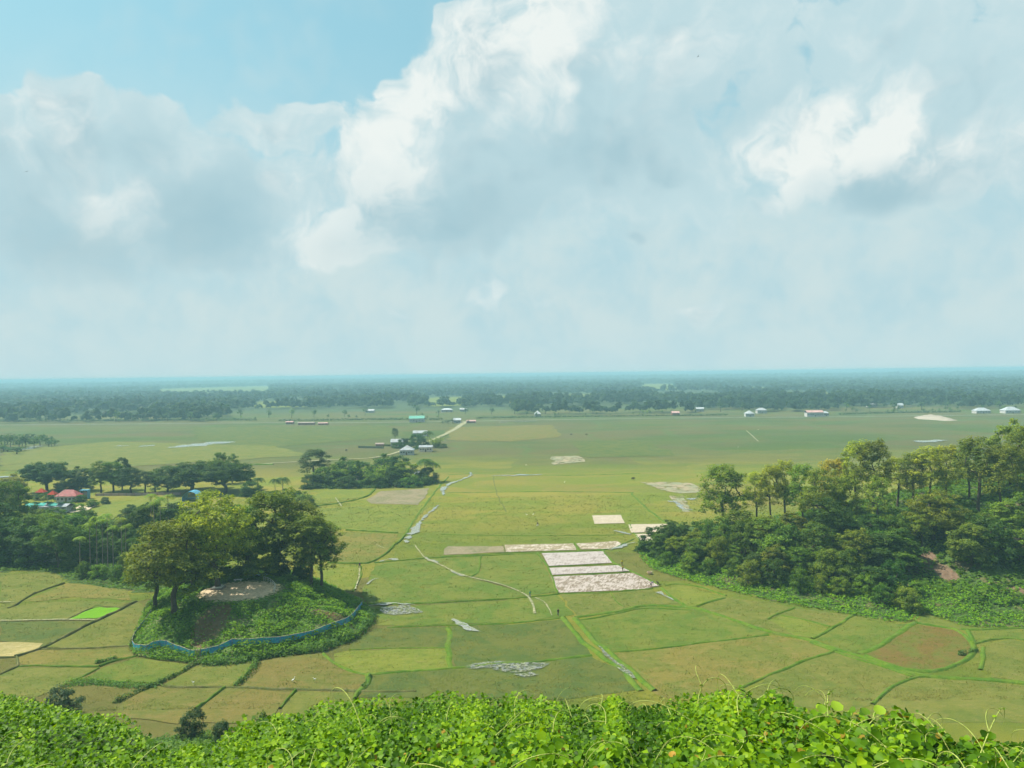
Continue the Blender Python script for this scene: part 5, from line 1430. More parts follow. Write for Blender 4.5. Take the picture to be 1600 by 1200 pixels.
# curling vine shoots
M_STEM = simple('young_vine_stem', (.30, .36, .075), .6, .3, .25, 12)
def curl(p, L, rg, up=.8, out=None, turns=1.0, n=22):
    """a stem that climbs, arches over and curls at the tip"""
    a = rg.uniform(0, 6.28) if out is None else out
    d = np.array([math.cos(a), math.sin(a)]); el_ = up; pos = np.array(p, float); P = [pos.copy()]
    bend = rg.uniform(.6, 1.6) * turns; yaw = rg.uniform(-1.2, 1.2)
    for i in range(n):
        f = i / n; el_ -= bend * 2.2 / n * (.4 + 2.6 * f * f); a += yaw * (1 + 2 * f) / n
        pos = pos + np.array([math.cos(a) * math.cos(el_), math.sin(a) * math.cos(el_), math.sin(el_)]) * L / n
        P.append(pos.copy())
    return np.array(P)
def ground_top(x, y):
    q = np.array([[x, y]]); b, amp = canopy(q, np.hypot(q[:, 0], q[:, 1])); return float(fore_h(q)[0] + (b[0] - .5) * amp[0] * 2 + .05)
mb = MB()
for i in range(330):
    P, r = fsample(1, 3.2, 22 if i % 3 else 9, rg, -.66, .66, pw=1.2)
    x, y = P[0]; z = ground_top(x, y)
    near = r[0] < 9
    L = rg.uniform(.25, .8) * (1 if near else 1.6)
    mb.tube(curl((x, y, z - .08), L, rg, up=rg.uniform(.2, 1.2)), np.linspace(.0045, .002, 23) * (1 if near else 1.9), n=4)
tag(link('vine_stems', mb.build('vine_stems', M_STEM, smooth=True)), 'thin yellowish vine stems curling over the leaves', 'vine stems', kind='stuff')
for px, r_, L, a, up, lb in [
    (1295, 6.9, .55, 1.4, 1.35, 'upright leafy vine shoot on the nearest hump at the right'), (1525, 6.8, .85, .5, 1.0, 'tallest looping vine shoot at the lower right'),
    (1500, 6.5, .7, 2.2, 1.2, 'arching vine shoot left of the tallest loop'), (1575, 6.4, .7, .2, .7, 'vine shoot bending towards the right edge'),
    (1090, 13.0, 1.1, 1.2, 1.3, 'single thin shoot standing above the brow in the middle right'), (1165, 11.5, 1.3, .2, .9, 'long arching shoot over the brow left of the hump'),
    (1190, 11.0, .9, 2.6, 1.1, 'shoot with hanging tips beside the long arching one'), (1340, 6.6, .6, .3, .8, 'shoot reaching right from the nearest hump'),
    (1455, 6.6, .45, 1.9, 1.3, 'short upright shoot between hump and looping shoots'), (240, 8.0, .8, .6, 1.0, 'pale curling shoot above the gully at the left'),
    (135, 6.0, .7, 2.4, 1.2, 'curling shoot at the lower left'), (750, 9.0, 1.1, .3, .6, 'long stem arching over the leaves below the middle')]:
    x = math.sin(math.atan2(ray(px, 1100)[0], ray(px, 1100)[1])) * r_; y = math.sqrt(r_ * r_ - x * x); z = ground_top(x, y)
    e = tag(empty('vine_shoot', (x, y, z - .1)), lb, 'vine shoot', 'single vine shoots rising from the foreground')
    C_ = curl((0, 0, 0), L, rg, up=up, out=a, turns=.9, n=26); k = r_ / 7
    s_mb = MB(); s_mb.tube(C_, np.linspace(.0060, .0022, 27) * k, n=5); s2 = curl(C_[9], L * .6, rg, up=up * .7, out=a + .9, n=14); s_mb.tube(s2, np.linspace(.004, .0018, 15) * k, n=4)
    link('stem', s_mb.build('stem', M_STEM, smooth=True), e)
    for q in range(5, 25, 4):
        o = link('leaf', random.choice(LM), e, loc=tuple(C_[q] + rg.normal(size=3) * .01), color=VINE)
        s1 = .035 * (1.15 - q / 26) * k + .012; o.scale = (s1, s1, s1); o.rotation_euler = (rg.uniform(-.9, .9), rg.uniform(-.9, .9), rg.uniform(0, 6))
# a few big single leaves held up on the nearest hump
for px, row, r_, s1, t_ in [(1307, 1104, 5.6, .085, 3), (1284, 1108, 5.8, .07, 2), (1374, 1110, 5.7, .08, 3), (1352, 1112, 5.9, .065, 1)]:
    d_ = ray(px, row); t = r_ / math.hypot(d_[0], d_[1]); p = np.array([0, 0, CAMZ]) + d_ * t
    o = link('leaf', LM[t_], hillside, color=(.15, .26, .02)); o.matrix_world = Matrix.Translation(p) @ Matrix.Rotation(rg.uniform(-.4, .4), 4, 'Z') @ Matrix.Rotation(.6, 4, 'X') @ Matrix.Diagonal((s1, s1, s1, 1))

# ------------------------------------------------------------------ the blue net fence round the mound
def net_mat(name, a, b):
    m, t, out = new_mat(name)
    ge = t.n('ShaderNodeNewGeometry'); P = ge.outputs['Position']
    n = t.noise(t.v('MULTIPLY', P, (1, 1, 3)), .9, 4, .6); w_ = t.noise(t.v('MULTIPLY', P, (5, 5, .6)), 1.0, 3, .6)
    p = t.n('ShaderNodeBsdfPrincipled'); t.put(p.inputs['Base Color'], t.mix(t.ss(w_, .55, .85), t.mix(t.ss(n, .35, .65), a, b), (.30, .42, .44))); p.inputs['Roughness'].default_value = .6
    tp = t.n('ShaderNodeBsdfTransparent'); mx = t.n('ShaderNodeMixShader'); t.put(mx.inputs[0], t.ss(n, .3, .8, .05, .25))
    t.nt.links.new(p.outputs[0], mx.inputs[1]); t.nt.links.new(tp.outputs[0], mx.inputs[2]); t.nt.links.new(mx.outputs[0], out.inputs[0])
    return m
M_NET = net_mat('blue_net', (.012, .15, .42), (.012, .34, .38))
M_POST = simple('grey_wooden_post', (.24, .20, .15), .9, .1, .4, 6)
M_ROPE = simple('pale_top_rope', (.45, .42, .33), .9, .1, .3, 6)
fpx = [(236, 962), (228, 974), (217, 988), (208, 1002), (206, 1016), (224, 1021), (245, 1011), (265, 1013), (287, 1022), (300, 1027), (318, 1025), (350, 1014), (400, 1008), (450, 1003), (500, 992), (535, 980), (550, 970), (558, 960), (566, 948)]
fp = np.array([(p[0], p[1], max(0, tz(p[0], p[1]))) for p in (hit(*q) for q in fpx)])
fence = tag(empty('net_fence', tuple(fp[0])), 'blue and teal net fence winding round the foot of the mound', 'fence')
path = densify(smooth_line(fp, 1), 2.0); path[:, 2] = [max(0, tz(x, y)) for x, y in path[:, :2]]
pm = MB(); pm.tube([(0, 0, -.3), (.02, 0, .7), (0, .01, 1.5)], [.05, .045, .04], n=5); pme = pm.build('post', M_POST)
o0 = Vector(fp[0])
gate_k = int(np.argmin(np.hypot(path[:, 0] - fp[9][0], path[:, 1] - fp[9][1])))
for i, p in enumerate(path):
    link('post', pme, fence, loc=tuple(Vector(p) - o0))
    if i + 1 < len(path) and i != gate_k:
        q = path[i + 1]; V = []; Fn = []
        for k in range(5):
            f = k / 4; c = p + (q - p) * f; nrm = unit(np.array([-(q - p)[1], (q - p)[0], 0])) * (.10 * math.sin(math.pi * f) * rng.uniform(-1, 1))
            for hh in (.03, .55, 1.25 - .12 * math.sin(math.pi * f) + rng.uniform(-.05, .05)): V.append(c + nrm * hh + np.array([0, 0, hh]) - np.array(o0))
        for k in range(4):
            for j in range(2): a_ = k * 3 + j; Fn.append([a_, a_ + 3, a_ + 4, a_ + 1])
        link('net_panel', mesh_np('net_panel', V, Fn, [M_NET], smooth=True), fence)
rp = MB(); rp.tube(path - np.array(o0) + np.array([0, 0, 1.27]), .035, n=4); link('top_rope', rp.build('top_rope', M_ROPE), fence)
a_, b_ = path[gate_k], path[gate_k + 1]; g_ = tag(empty('gate', tuple(a_)), 'small wooden slat gate set in the blue net fence', 'gate')
dv = b_ - a_; L = np.linalg.norm(dv); rz = math.atan2(dv[1], dv[0])
sm_ = MB(); sm_.box((0, 0, 0), (L * .46, .025, .06)); sme = sm_.build('slat', simple('weathered_plank', (.42, .36, .26), .9, .1, .3, 5))
for k in range(5):
    o = link('slat', sme, g_, loc=tuple(dv * .5 + np.array([0, 0, .2 + k * .24]))); o.rotation_euler = (0, 0, rz)
um = MB(); um.box((0, 0, .65), (.04, .04, .7)); ume = um.build('upright', M_POST)
for f in (.06, .5, .94): o = link('upright', ume, g_, loc=tuple(dv * f + np.array([.04, -.04, 0])))

# things on top of the mound
M_CONC = simple('pale_concrete', (.50, .50, .46), .85, .2, .2, 4); M_BLUEP = simple('pale_blue_paint', (.30, .50, .58), .6, .3, .2, 4)
p = hit(400, 905); e = tag(empty('bench', (p[0], p[1] + .5, tz(p[0], p[1]) - .02), .12), 'long pale blue bench on concrete legs on the mound\'s sandy top', 'bench')
b = MB(); b.box((0, 0, .46), (2.6, .28, .05)); link('seat', b.build('seat', M_BLUEP), e)
b = MB(); b.box((0, .30, .85), (2.6, .03, .16)); link('backrest', b.build('backrest', M_BLUEP), e)
b = MB(); b.box((0, 0, .2), (.10, .24, .208)); lg = b.build('leg', M_CONC)
for x in (-2.2, 0, 2.2): link('leg', lg, e, loc=(x, 0, 0))
b = MB(); b.box((0, .30, .6), (.04, .028, .25)); lg = b.build('upright', M_CONC)
for x in (-2.2, 0, 2.2): link('upright', lg, e, loc=(x, 0, 0))
p = hit(372, 908); e = tag(empty('slab_seat', (p[0], p[1], tz(p[0], p[1]) - .02), .1), 'low white concrete slab seat left of the pale blue bench', 'bench')
b = MB(); b.box((0, 0, .38), (.95, .35, .06)); link('seat', b.build('seat', M_CONC), e)
b = MB(); b.box((0, 0, .15), (.12, .3, .17)); lg = b.build('leg', M_CONC)
for x in (-.6, .6): link('leg', lg, e, loc=(x, 0, 0))
rl = [hit(*q) for q in [(412, 907), (421, 910), (428, 915), (431, 921), (428, 927)]]
rl = densify(smooth_line(np.array([(q[0], q[1], tz(q[0], q[1])) for q in rl]), 1), 1.1); o0 = np.array(rl[0])
e = tag(empty('railing', tuple(o0)), 'thin white railing curving round the right end of the sandy top', 'railing')
b = MB(); b.tube([(0, 0, -.1), (0, 0, .9)], [.04, .04], n=5); pq = b.build('post', M_CONC)
for q in rl: link('post', pq, e, loc=tuple(q - o0))
b = MB(); b.tube(rl - o0 + np.array([0, 0, .88]), .045, n=5); b.tube(rl - o0 + np.array([0, 0, .48]), .03, n=5); link('rail', b.build('rail', M_CONC), e)
p = hit(336, 926); e = tag(empty('plinth', (atd(337, 172), 172, tz(atd(337, 172), 172) - .05)), 'square stone plinth round the foot of the tallest mound tree', 'plinth')
b = MB(); b.box((0, 0, .18), (1.3, 1.3, .2)); link('step', b.build('step', simple('dark_stone', (.22, .19, .16), .9, .1, .3, 3)), e)
b = MB(); b.box((0, 0, .49), (1.0, 1.0, .12)); link('rim', b.build('rim', M_CONC), e)

# ------------------------------------------------------------------ houses
def roof_mat(name, c, c2=None):
    m, t, out = new_mat(name)
    tc_ = t.n('ShaderNodeTexCoord'); P = tc_.outputs['Object']
    wv = t.n('ShaderNodeTexWave', bands_direction='X'); t.put(wv.inputs[0], P); wv.inputs['Scale'].default_value = 2.0; wv.inputs['Distortion'].default_value = .3
    n = t.noise(P, .6, 5, .65)
    principled(t, out, t.mix(t.ss(n, .4, .75), c, c2 or tuple(q * .6 for q in c)), .45, .5, wv.outputs[1], .06)
    return m
RM = {'tin': roof_mat('grey_tin_roof', (.30, .34, .37), (.24, .22, .20)), 'white': roof_mat('whitish_tin_roof', (.38, .42, .44)), 'red': roof_mat('dull_red_tin_roof', (.34, .055, .05), (.22, .07, .05)),
      'green': roof_mat('green_tin_roof', (.02, .30, .20)), 'brown': roof_mat('rusty_brown_roof', (.30, .22, .18)), 'blue': roof_mat('blue_tin_roof', (.10, .34, .48)), 'teal': roof_mat('teal_sheet_roof', (.02, .36, .28)), 'pink': roof_mat('faded_red_roof', (.5, .28, .25))}
WM = {'white': simple('white_plaster', (.42, .42, .40), .9, .1, .2, .8), 'cream': simple('peach_plaster', (.68, .55, .44), .9, .1, .2, .8), 'grey': simple('grey_wall', (.38, .38, .37), .9, .1, .3, .8), 'brick': simple('brick_wall', (.34, .20, .14), .9, .1, .3, 2), 'bluew': simple('blue_wall', (.14, .30, .42), .8, .2, .2, 1)}
M_DARKW = simple('dark_opening', (.05, .055, .06), .4, .5, .2, 2); M_WOODD = simple('wooden_door', (.16, .11, .07), .7, .2, .3, 3)
def house(px, py, L, Wd, hw, hr, roof, wall, kind, label, cat='house', rz=0.0, group=None, nwin=2, name='house'):
    p = pt(px, py); e = tag(empty(name, (p[0], p[1] + Wd / 2, 0), rz), label, cat, group)
    b = MB(); b.box((0, 0, hw / 2), (L / 2, Wd / 2, hw / 2 + .02)); link('wall', b.build('wall', WM[wall]), e)
    o_ = .5; x, y = L / 2 + o_, Wd / 2 + o_; z = hw + .03; t_ = .12
    rx = 0 if kind == 'pyr' else (max(L / 2 - Wd / 2, .4) if kind == 'hip' else x)
    b = MB()
    ry = .05
    V = []
    for dz in (0, t_):
        V += [(-x, -y, z + dz), (x, -y, z + dz), (x, y, z + dz), (-x, y, z + dz), (-rx, 0, z + hr + dz), (rx, 0, z + hr + dz)]
    Fq = [(6, 7, 11, 10), (8, 9, 10, 11), (7, 8, 11, 11), (9, 6, 10, 10), (0, 4, 5, 1), (2, 5, 4, 3), (1, 5, 2, 2), (3, 4, 0, 0), (0, 1, 7, 6), (1, 2, 8, 7), (2, 3, 9, 8), (3, 0, 6, 9)]
    b.add(V, Fq); link('roof', b.build('roof', RM[roof]), e)
    if hw > 1.6:
        b = MB(); b.box((0, -Wd / 2 - .04, min(1.0, hw * .42)), (.5, .05, min(1.0, hw * .42))); link('door', b.build('door', M_WOODD), e)
        b = MB(); b.box((0, 0, 0), (.5, .05, .45)); wme = b.build('window', M_DARKW)
        for k in range(nwin):
            for sg in (-1, 1): link('window', wme, e, loc=(sg * (k + 1) * L / 2 / (nwin + .6), -Wd / 2 - .03, hw * .58))
        b = MB()
        for sx_ in (-1, 1): b.tube([(sx_ * (x - .2), -y + .15, 0), (sx_ * (x - .2), -y + .15, z)], [.08, .08], n=5)
        link('veranda_post', b.build('veranda_post', WM['white']), e)
    return e
HG = 'small village buildings on the plain'
house(103, 785, 9.0, 5, 2.6, 2.6, 'red', 'white', 'hip', 'dull red roofed house below the wide domed tree', group=HG)
house(82, 802, 11, 5, 2.6, .8, 'tin', 'grey', 'gable', 'long grey shed under the ragged teal sheets', 'shed', group=HG)
0 and house(233, 775, 8, 4, 2.0, 1.0, 'tin', 'grey', 'gable', 'low tin shed beyond the grove\'s palms', 'shed', group=HG)
0 and house(375, 782, 9, 5, 2.6, 1.8, 'tin', 'white', 'gable', 'grey house half hidden right of the rain trees', group=HG)
0 and house(395, 784, 6, 5, 2.4, 1.4, 'white', 'white', 'hip', 'small whitish house behind the tallest mound tree', group=HG)
house(547, 759, 7, 5, 2.6, 2.0, 'brown', 'brick', 'gable', 'brown roofed house buried in the nearer tree island', group=HG)
house(518, 755, 8, 5, 2.4, 1.0, 'tin', 'white', 'gable', 'white walled house low at the island\'s left front', group=HG)
house(653, 748, 4, 4, 2.6, 1.4, 'white', 'white', 'hip', 'tiny white house at the nearer island\'s right', group=HG)
house(635, 711, 9, 7, 3.2, 3.2, 'tin', 'white', 'pyr', 'hip roofed white house by the bend of the dirt road', group=HG, nwin=2)
house(620, 697, 9, 6, 3, 2.2, 'tin', 'grey', 'gable', 'tin roofed shed at the farther island\'s back', 'shed', group=HG)
house(665, 706, 9, 6, 3.2, 1.2, 'tin', 'cream', 'gable', 'peach walled house left of the yellow bamboo', group=HG)
house(593, 697, 6, 3, 1.4, .9, 'brown', 'brick', 'gable', 'low brown hut left of the farther tree island', 'hut', group=HG)
house(656, 682, 12, 7, 3, 2, 'tin', 'white', 'gable', 'tin roof just showing behind the farther island', group=HG)
house(651, 660, 17, 9, 4.4, 3.0, 'green', 'white', 'gable', 'long green roofed building on the far road', 'building', group=HG)
house(714, 661, 8, 7, 3.2, 2, 'white', 'white', 'gable', 'white building at the dirt road\'s far end', 'building', group=HG)
house(736, 661, 10, 5, 2, 1.2, 'pink', 'brick', 'gable', 'low reddish sheds right of the dirt road\'s far end', 'shed', group=HG)
house(840, 651, 8, 7, 3.4, 4.0, 'white', 'white', 'pyr', 'lone white pyramid roofed house beyond the far road', group=HG)
house(578, 645, 12, 7, 3, 2, 'tin', 'white', 'gable', 'pale house at the forest edge left of the green roof', group=HG)
house(698, 644, 16, 8, 3.4, 2, 'white', 'white', 'hip', 'white house in the forest edge above the tree clump', group=HG)
house(724, 643, 10, 7, 3.0, 2, 'tin', 'grey', 'gable', 'small tin roofed house next to the forest edge house', group=HG)
house(1094, 643, 10, 7, 3.6, 2, 'white', 'white', 'gable', 'small white house at the clearing in the far forest', group=HG)
house(1172, 651, 10, 7, 3.6, 3.6, 'white', 'white', 'pyr', 'white two stepped house beyond the bare trees, left one', group=HG)
house(1191, 646, 12, 8, 4, 3, 'tin', 'white', 'hip', 'pale tin roofed house right of the two stepped one', group=HG)
house(1056, 649, 9, 7, 3, 2, 'pink', 'brick', 'gable', 'rusty low house beyond the far road', group=HG)
house(1274, 651, 19, 9, 5.0, 2.2, 'pink', 'white', 'gable', 'long faded red roofed building beyond the far road', 'building', group=HG, nwin=4)
house(1291, 650, 6, 6, 3.4, 2.5, 'white', 'white', 'pyr', 'tiny white house beside the long faded roof', group=HG)
house(1364, 636, 12, 8, 4, 3, 'tin', 'white', 'gable', 'pale house in front of the right forest', group=HG)
house(1407, 638, 8, 7, 4, 3, 'white', 'white', 'gable', 'small bright white house in front of the right forest', group=HG)
house(1537, 646, 17, 10, 3.2, 3.4, 'white', 'white', 'hip', 'big pale hip roofed house beyond the far road at the right', group=HG)
house(1583, 646, 18, 11, 3.6, 4.2, 'white', 'white', 'hip', 'largest pale hip roofed house at the far right', group=HG)
house(478, 664, 18, 6, 2.2, .8, 'brown', 'brick', 'gable', 'long low brown shed beside the far road', 'shed', group=HG)
house(504, 664, 10, 6, 1.8, .8, 'pink', 'brick', 'gable', 'short reddish shed right of the long brown one', 'shed', group=HG)
house(452, 663, 8, 6, 2.4, 1.0, 'pink', 'brick', 'gable', 'small reddish shed left of the long brown one', 'shed', group=HG)
# teal sheets over the shed, blue tent, framed kiosk, long wall
p = pt(75, 800); e = tag(empty('awning', (p[0], p[1] - 2, 0)), 'ragged teal plastic sheets stretched on poles before the red roof', 'awning')
mt = RM['teal']
for k, (x, y, z, a, b2) in enumerate([(-6.5, 0, 3.4, 1.6, .3), (-4.2, .6, 4.1, 1.3, -.25), (-1.8, .2, 3.6, 1.7, .2), (1.2, .5, 4.2, 1.4, -.3), (3.6, 0, 3.5, 1.5, .25), (5.8, .3, 3.9, 1.2, -.2)]):
    b = MB(); b.box((0, 0, 0), (a, 1.5, .03)); o = link('sheet', b.build('sheet', mt), e, loc=(x, y, z)); o.rotation_euler = (b2, b2 * .8, b2)
    b = MB(); b.tube([(0, 0, 0), (0, 0, z)], [.06, .05], n=5); link('pole', b.build('pole', M_POST), e, loc=(x, y - .6, 0))
p = pt(298, 783); e = tag(empty('arched_shelter', (p[0], p[1] + 2, 0)), 'blue arched shelter between rain trees and mound trees', 'shelter')
b = MB(); th = np.linspace(0, math.pi, 10); b.add([(math.cos(t_) * 3.6, y, math.sin(t_) * 3.6 + .8) for y in (-3, 3) for t_ in th], [[i, i + 1, 11 + i, 10 + i] for i in range(9)]); link('roof', b.build('roof', RM['blue']), e)
b = MB(); b.box((0, 2.9, .4), (3.5, .06, .42)); b.box((-3.5, 0, .4), (.06, 2.8, .42)); b.box((3.5, 0, .4), (.06, 2.8, .42)); link('wall', b.build('wall', WM['bluew']), e)
p = pt(133, 779); e = tag(empty('kiosk', (p[0], p[1], 0)), 'small open kiosk with blue frame beside the red roofed house', 'kiosk')
b = MB(); b.box((0, 0, 3.9), (1.9, 1.3, .16)); link('roof', b.build('roof', RM['blue']), e)
for x in (-1.7, 1.7):
    b = MB(); b.box((x, 0, 1.85), (.16, 1.1, 1.88)); link('side_panel', b.build('side_panel', WM['bluew']), e)
b = MB(); b.box((0, .9, 1.6), (1.5, .05, 1.4)); link('back_panel', b.build('back_panel', WM['white']), e)
pA, pB = pt(150, 775), pt(282, 773); e = tag(empty('low_wall', tuple(pA)), 'long low brick wall behind the roadside trees', 'wall')
dv = pB - pA; L = np.linalg.norm(dv); b = MB(); b.box((0, 0, .55), (L / 2, .12, .55)); o = link('wall_body', b.build('wall_body', simple('faded_brick', (.40, .30, .25), .9, .1, .3, 2)), e, loc=tuple(dv / 2)); o.rotation_euler = (0, 0, math.atan2(dv[1], dv[0]))
b = MB(); b.box((0, 0, .62), (.2, .2, .62)); pme2 = b.build('pier', WM['brick'])
for k in range(12): link('pier', pme2, e, loc=tuple(dv * k / 11))
for px, py, w_, lb in [(65, 767, 2.0, 'red cloth canopy above the trees left of the red roof'), (83, 771, 1.6, 'small red cloth canopy touching the red roof')]:
    p = pt(px, py + 24); e = tag(empty('canopy', (p[0], p[1], 0)), lb, 'canopy', 'red cloth canopies')
    b = MB(); b.add([(-w_, -1.5, 6.2), (w_, -1.5, 6.2), (w_, 1.5, 6.2), (-w_, 1.5, 6.2), (0, 0, 7.9)], [(0, 1, 4, 4), (1, 2, 4, 4), (2, 3, 4, 4), (3, 0, 4, 4)]); link('cloth', b.build('cloth', simple('red_cloth', (.34, .045, .025), .8, .1, .2, 2)), e)
    for sx_, sy_ in ((-1, -1), (1, -1), (1, 1), (-1, 1)): b = MB(); b.tube([(sx_ * w_ * .95, sy_ * 1.4, 0), (sx_ * w_ * .95, sy_ * 1.4, 6.2)], [.07, .06], n=4); link('pole', b.build('pole', M_POST), e)
sheet('yard_grass', [(120, 808), (170, 786), (280, 778), (285, 790), (200, 800), (170, 815)], F_YEL, z=.07, rough=.8)
sheet('sandy_yard', [(105, 800), (125, 791), (150, 791), (140, 797), (112, 802)], M_SAND, z=.08, rough=.8)
# lines of fence posts on the far plain
p1, p2 = pt(560, 700), pt(600, 701); e = tag(empty('reed_fence', tuple(p1)), 'grey green reed fence left of the farther tree island', 'fence')
b = MB()
dv = p2 - p1; b.box((0, 0, .8), (np.linalg.norm(dv) / 2, .05, .8)); o = link('panel', b.build('panel', simple('grey_reed', (.17, .22, .15), .9, .1, .4, 1)), e, loc=tuple(dv / 2)); o.rotation_euler = (0, 0, math.atan2(dv[1], dv[0]))
b = MB(); b.box((0, 0, 1.0), (.1, .1, 1.0)); pp = b.build('post', M_POST)
for k in range(8): link('post', pp, e, loc=tuple(dv * k / 7 + np.array([0, -.16, 0])))
# sand heap beside the far road
sp = np.array([pt(*q)[:2] for q in [(1427, 652), (1450, 650), (1478, 652), (1497, 657), (1480, 658), (1455, 656), (1435, 655)]])
def sh(P):
    d = sdist(P, sp); return np.where(d > 0, np.minimum(d, 9) * .28 * (.5 + fbm(P[:, 0] / 9, P[:, 1] / 9, 3, 4)), -.3)
M_WSAND = simple('dredged_sand', (.30, .265, .21), .95, .1, .2, .1)
o = link('sand_heap', grid_mesh('sand_heap', sp, sh, 1.5, [M_WSAND])); tag(o, 'long pale heap of dredged sand beside the far road', 'sand heap')

# ------------------------------------------------------------------ people and animals
def skinned(name, J, E, Rd, mat, parent, root=0, sub=2):
    me = bpy.data.meshes.new(name); me.from_pydata([tuple(j) for j in J], E, []); me.materials.append(mat)
    o = link(name, me, parent)
    mo = o.modifiers.new('skin', 'SKIN'); mo.use_smooth_shade = True
    for i, v in enumerate(me.skin_vertices[0].data):
        r_ = Rd[i]; v.radius = (r_, r_) if np.isscalar(r_) else r_; v.use_root = (i == root)
    s2 = o.modifiers.new('sub', 'SUBSURF'); s2.levels = sub; s2.render_levels = sub
    return o
M_SKIN = simple('brown_skin', (.17, .09, .055), .6, .3, .1, 8); M_HAIR = simple('black_hair', (.012, .011, .010), .6, .3, .2, 9)
def cloth_mat(name, c): return simple(name, c, .85, .1, .2, 6)
def person(px, py, rz, pose, shirt, lower, label, sarong=False):
    p = pt(px, py); e = tag(empty('person', (p[0], p[1], .05), rz), label, 'person', 'people working in the fields')
    st = dict(walk=.22, stand=.08, bend=.16)[pose]
    hipz = .92; fwd = dict(walk=.04, stand=.0, bend=.42)[pose]; chz = dict(walk=1.38, stand=1.38, bend=1.16)[pose]
    ch = (0, -fwd, chz); nk = (0, -fwd * 1.35 - .01, chz + (.13 if pose != 'bend' else .03)); hd = (0, -fwd * 1.6 - .04, nk[2] + .14 if pose != 'bend' else nk[2] + .02)
    hp = (0, 0, hipz)
    J = [hp, (0, -fwd * .5, (hipz + chz) / 2), ch, nk, hd, (hd[0], hd[1] - (.03 if pose != 'bend' else .09), hd[2] + (.11 if pose != 'bend' else -.02))]
    E = [(0, 1), (1, 2), (2, 3), (3, 4), (4, 5)]; Rd = [.14, .13, .16, .055, .095, .085]
    arms = []
    for s in (-1, 1):
        k = len(J); sh_ = (s * .19, ch[1], ch[2] + .03); el_ = (s * .26, ch[1] + s * st * .3 - (.10 if pose == 'bend' else 0), ch[2] - .27); wr = (s * .24, ch[1] + s * st * .5 - (.22 if pose == 'bend' else .08), ch[2] - .50); hn = (wr[0], wr[1] - .04, wr[2] - .09)
        J += [sh_, el_, wr, hn]; E += [(2, k), (k, k + 1), (k + 1, k + 2), (k + 2, k + 3)]; Rd += [.062, .045, .033, .04]; arms.append((sh_, el_))
    legs = []
    for s in (-1, 1):
        k = len(J); h_ = (s * .10, 0, hipz - .08); kn = (s * .11, s * st - .05, .49); an = (s * .11, s * st * 1.5 + .03, .09); ft = (s * .12, an[1] - .16, .04)
        J += [h_, kn, an, ft]; E += [(0, k), (k, k + 1), (k + 1, k + 2), (k + 2, k + 3)]; Rd += [.095, .062, .042, .04]; legs.append((h_, kn, an))
    skinned('body', J, E, Rd, M_SKIN, e)
    ms = cloth_mat('shirt_cloth', shirt); ml = cloth_mat('trouser_cloth', lower)
    SJ = [hp, J[1], ch]; SE = [(0, 1), (1, 2)]; SR = [.165, .16, .18]
    for (a_, b_) in arms:
        k = len(SJ); SJ += [a_, b_]; SE += [(2, k), (k, k + 1)]; SR += [.085, .07]
    skinned('shirt', SJ, SE, SR, ms, e)
    if sarong: skinned('sarong', [(0, 0, .95), (0, -.02, .65), (0, 0, .30)], [(0, 1), (1, 2)], [.17, .18, .21], ml, e)
    else:
        TJ = [(0, 0, .95)]; TE = []; TR = [.16]
        for (a_, b_, c_) in legs:
            k = len(TJ); TJ += [a_, b_, (c_[0], c_[1], c_[2] + .1)]; TE += [(0, k), (k, k + 1), (k + 1, k + 2)]; TR += [.115, .085, .07]
        skinned('trousers', TJ, TE, TR, ml, e)
    skinned('hair', [(hd[0], hd[1] + .03, hd[2] + .01), (hd[0], hd[1] + .005, hd[2] + .10)], [(0, 1)], [.10, .10], M_HAIR, e, sub=2)
    return e
person(872, 963, .5, 'walk', (.03, .03, .035), (.05, .05, .06), 'person in black striding along the bund at the head of the double ditch')
person(562, 888, 2.8, 'walk', (.03, .03, .04), (.06, .06, .07), 'person in dark clothes walking at the bund corner left of the stream')
g_ = person(828, 934, 1.2, 'walk', (.02, .28, .20), (.30, .33, .33), 'person in green walking up the winding footpath')
person(1017, 917, 1.6, 'bend', (.22, .17, .28), (.05, .05, .08), 'person bending at the corner of the streaky flooded plot, left of two')
person(1029, 916, -1.2, 'bend', (.04, .05, .05), (.03, .03, .03), 'person in black bending over the mud heap, right of two')
person(972, 884, 0, 'stand', (.62, .50, .02), (.20, .22, .05), 'person in yellow on the bank above the flooded plots', sarong=True)
person(973, 893, .4, 'walk', (.55, .38, .05), (.12, .10, .05), 'person in yellowish clothes stooping at the edge of the lower flooded plot')
person(840, 823, 2.2, 'walk', (.05, .05, .07), (.45, .45, .48), 'person in dark shirt and whitish trousers in the middle of the wide meadow')

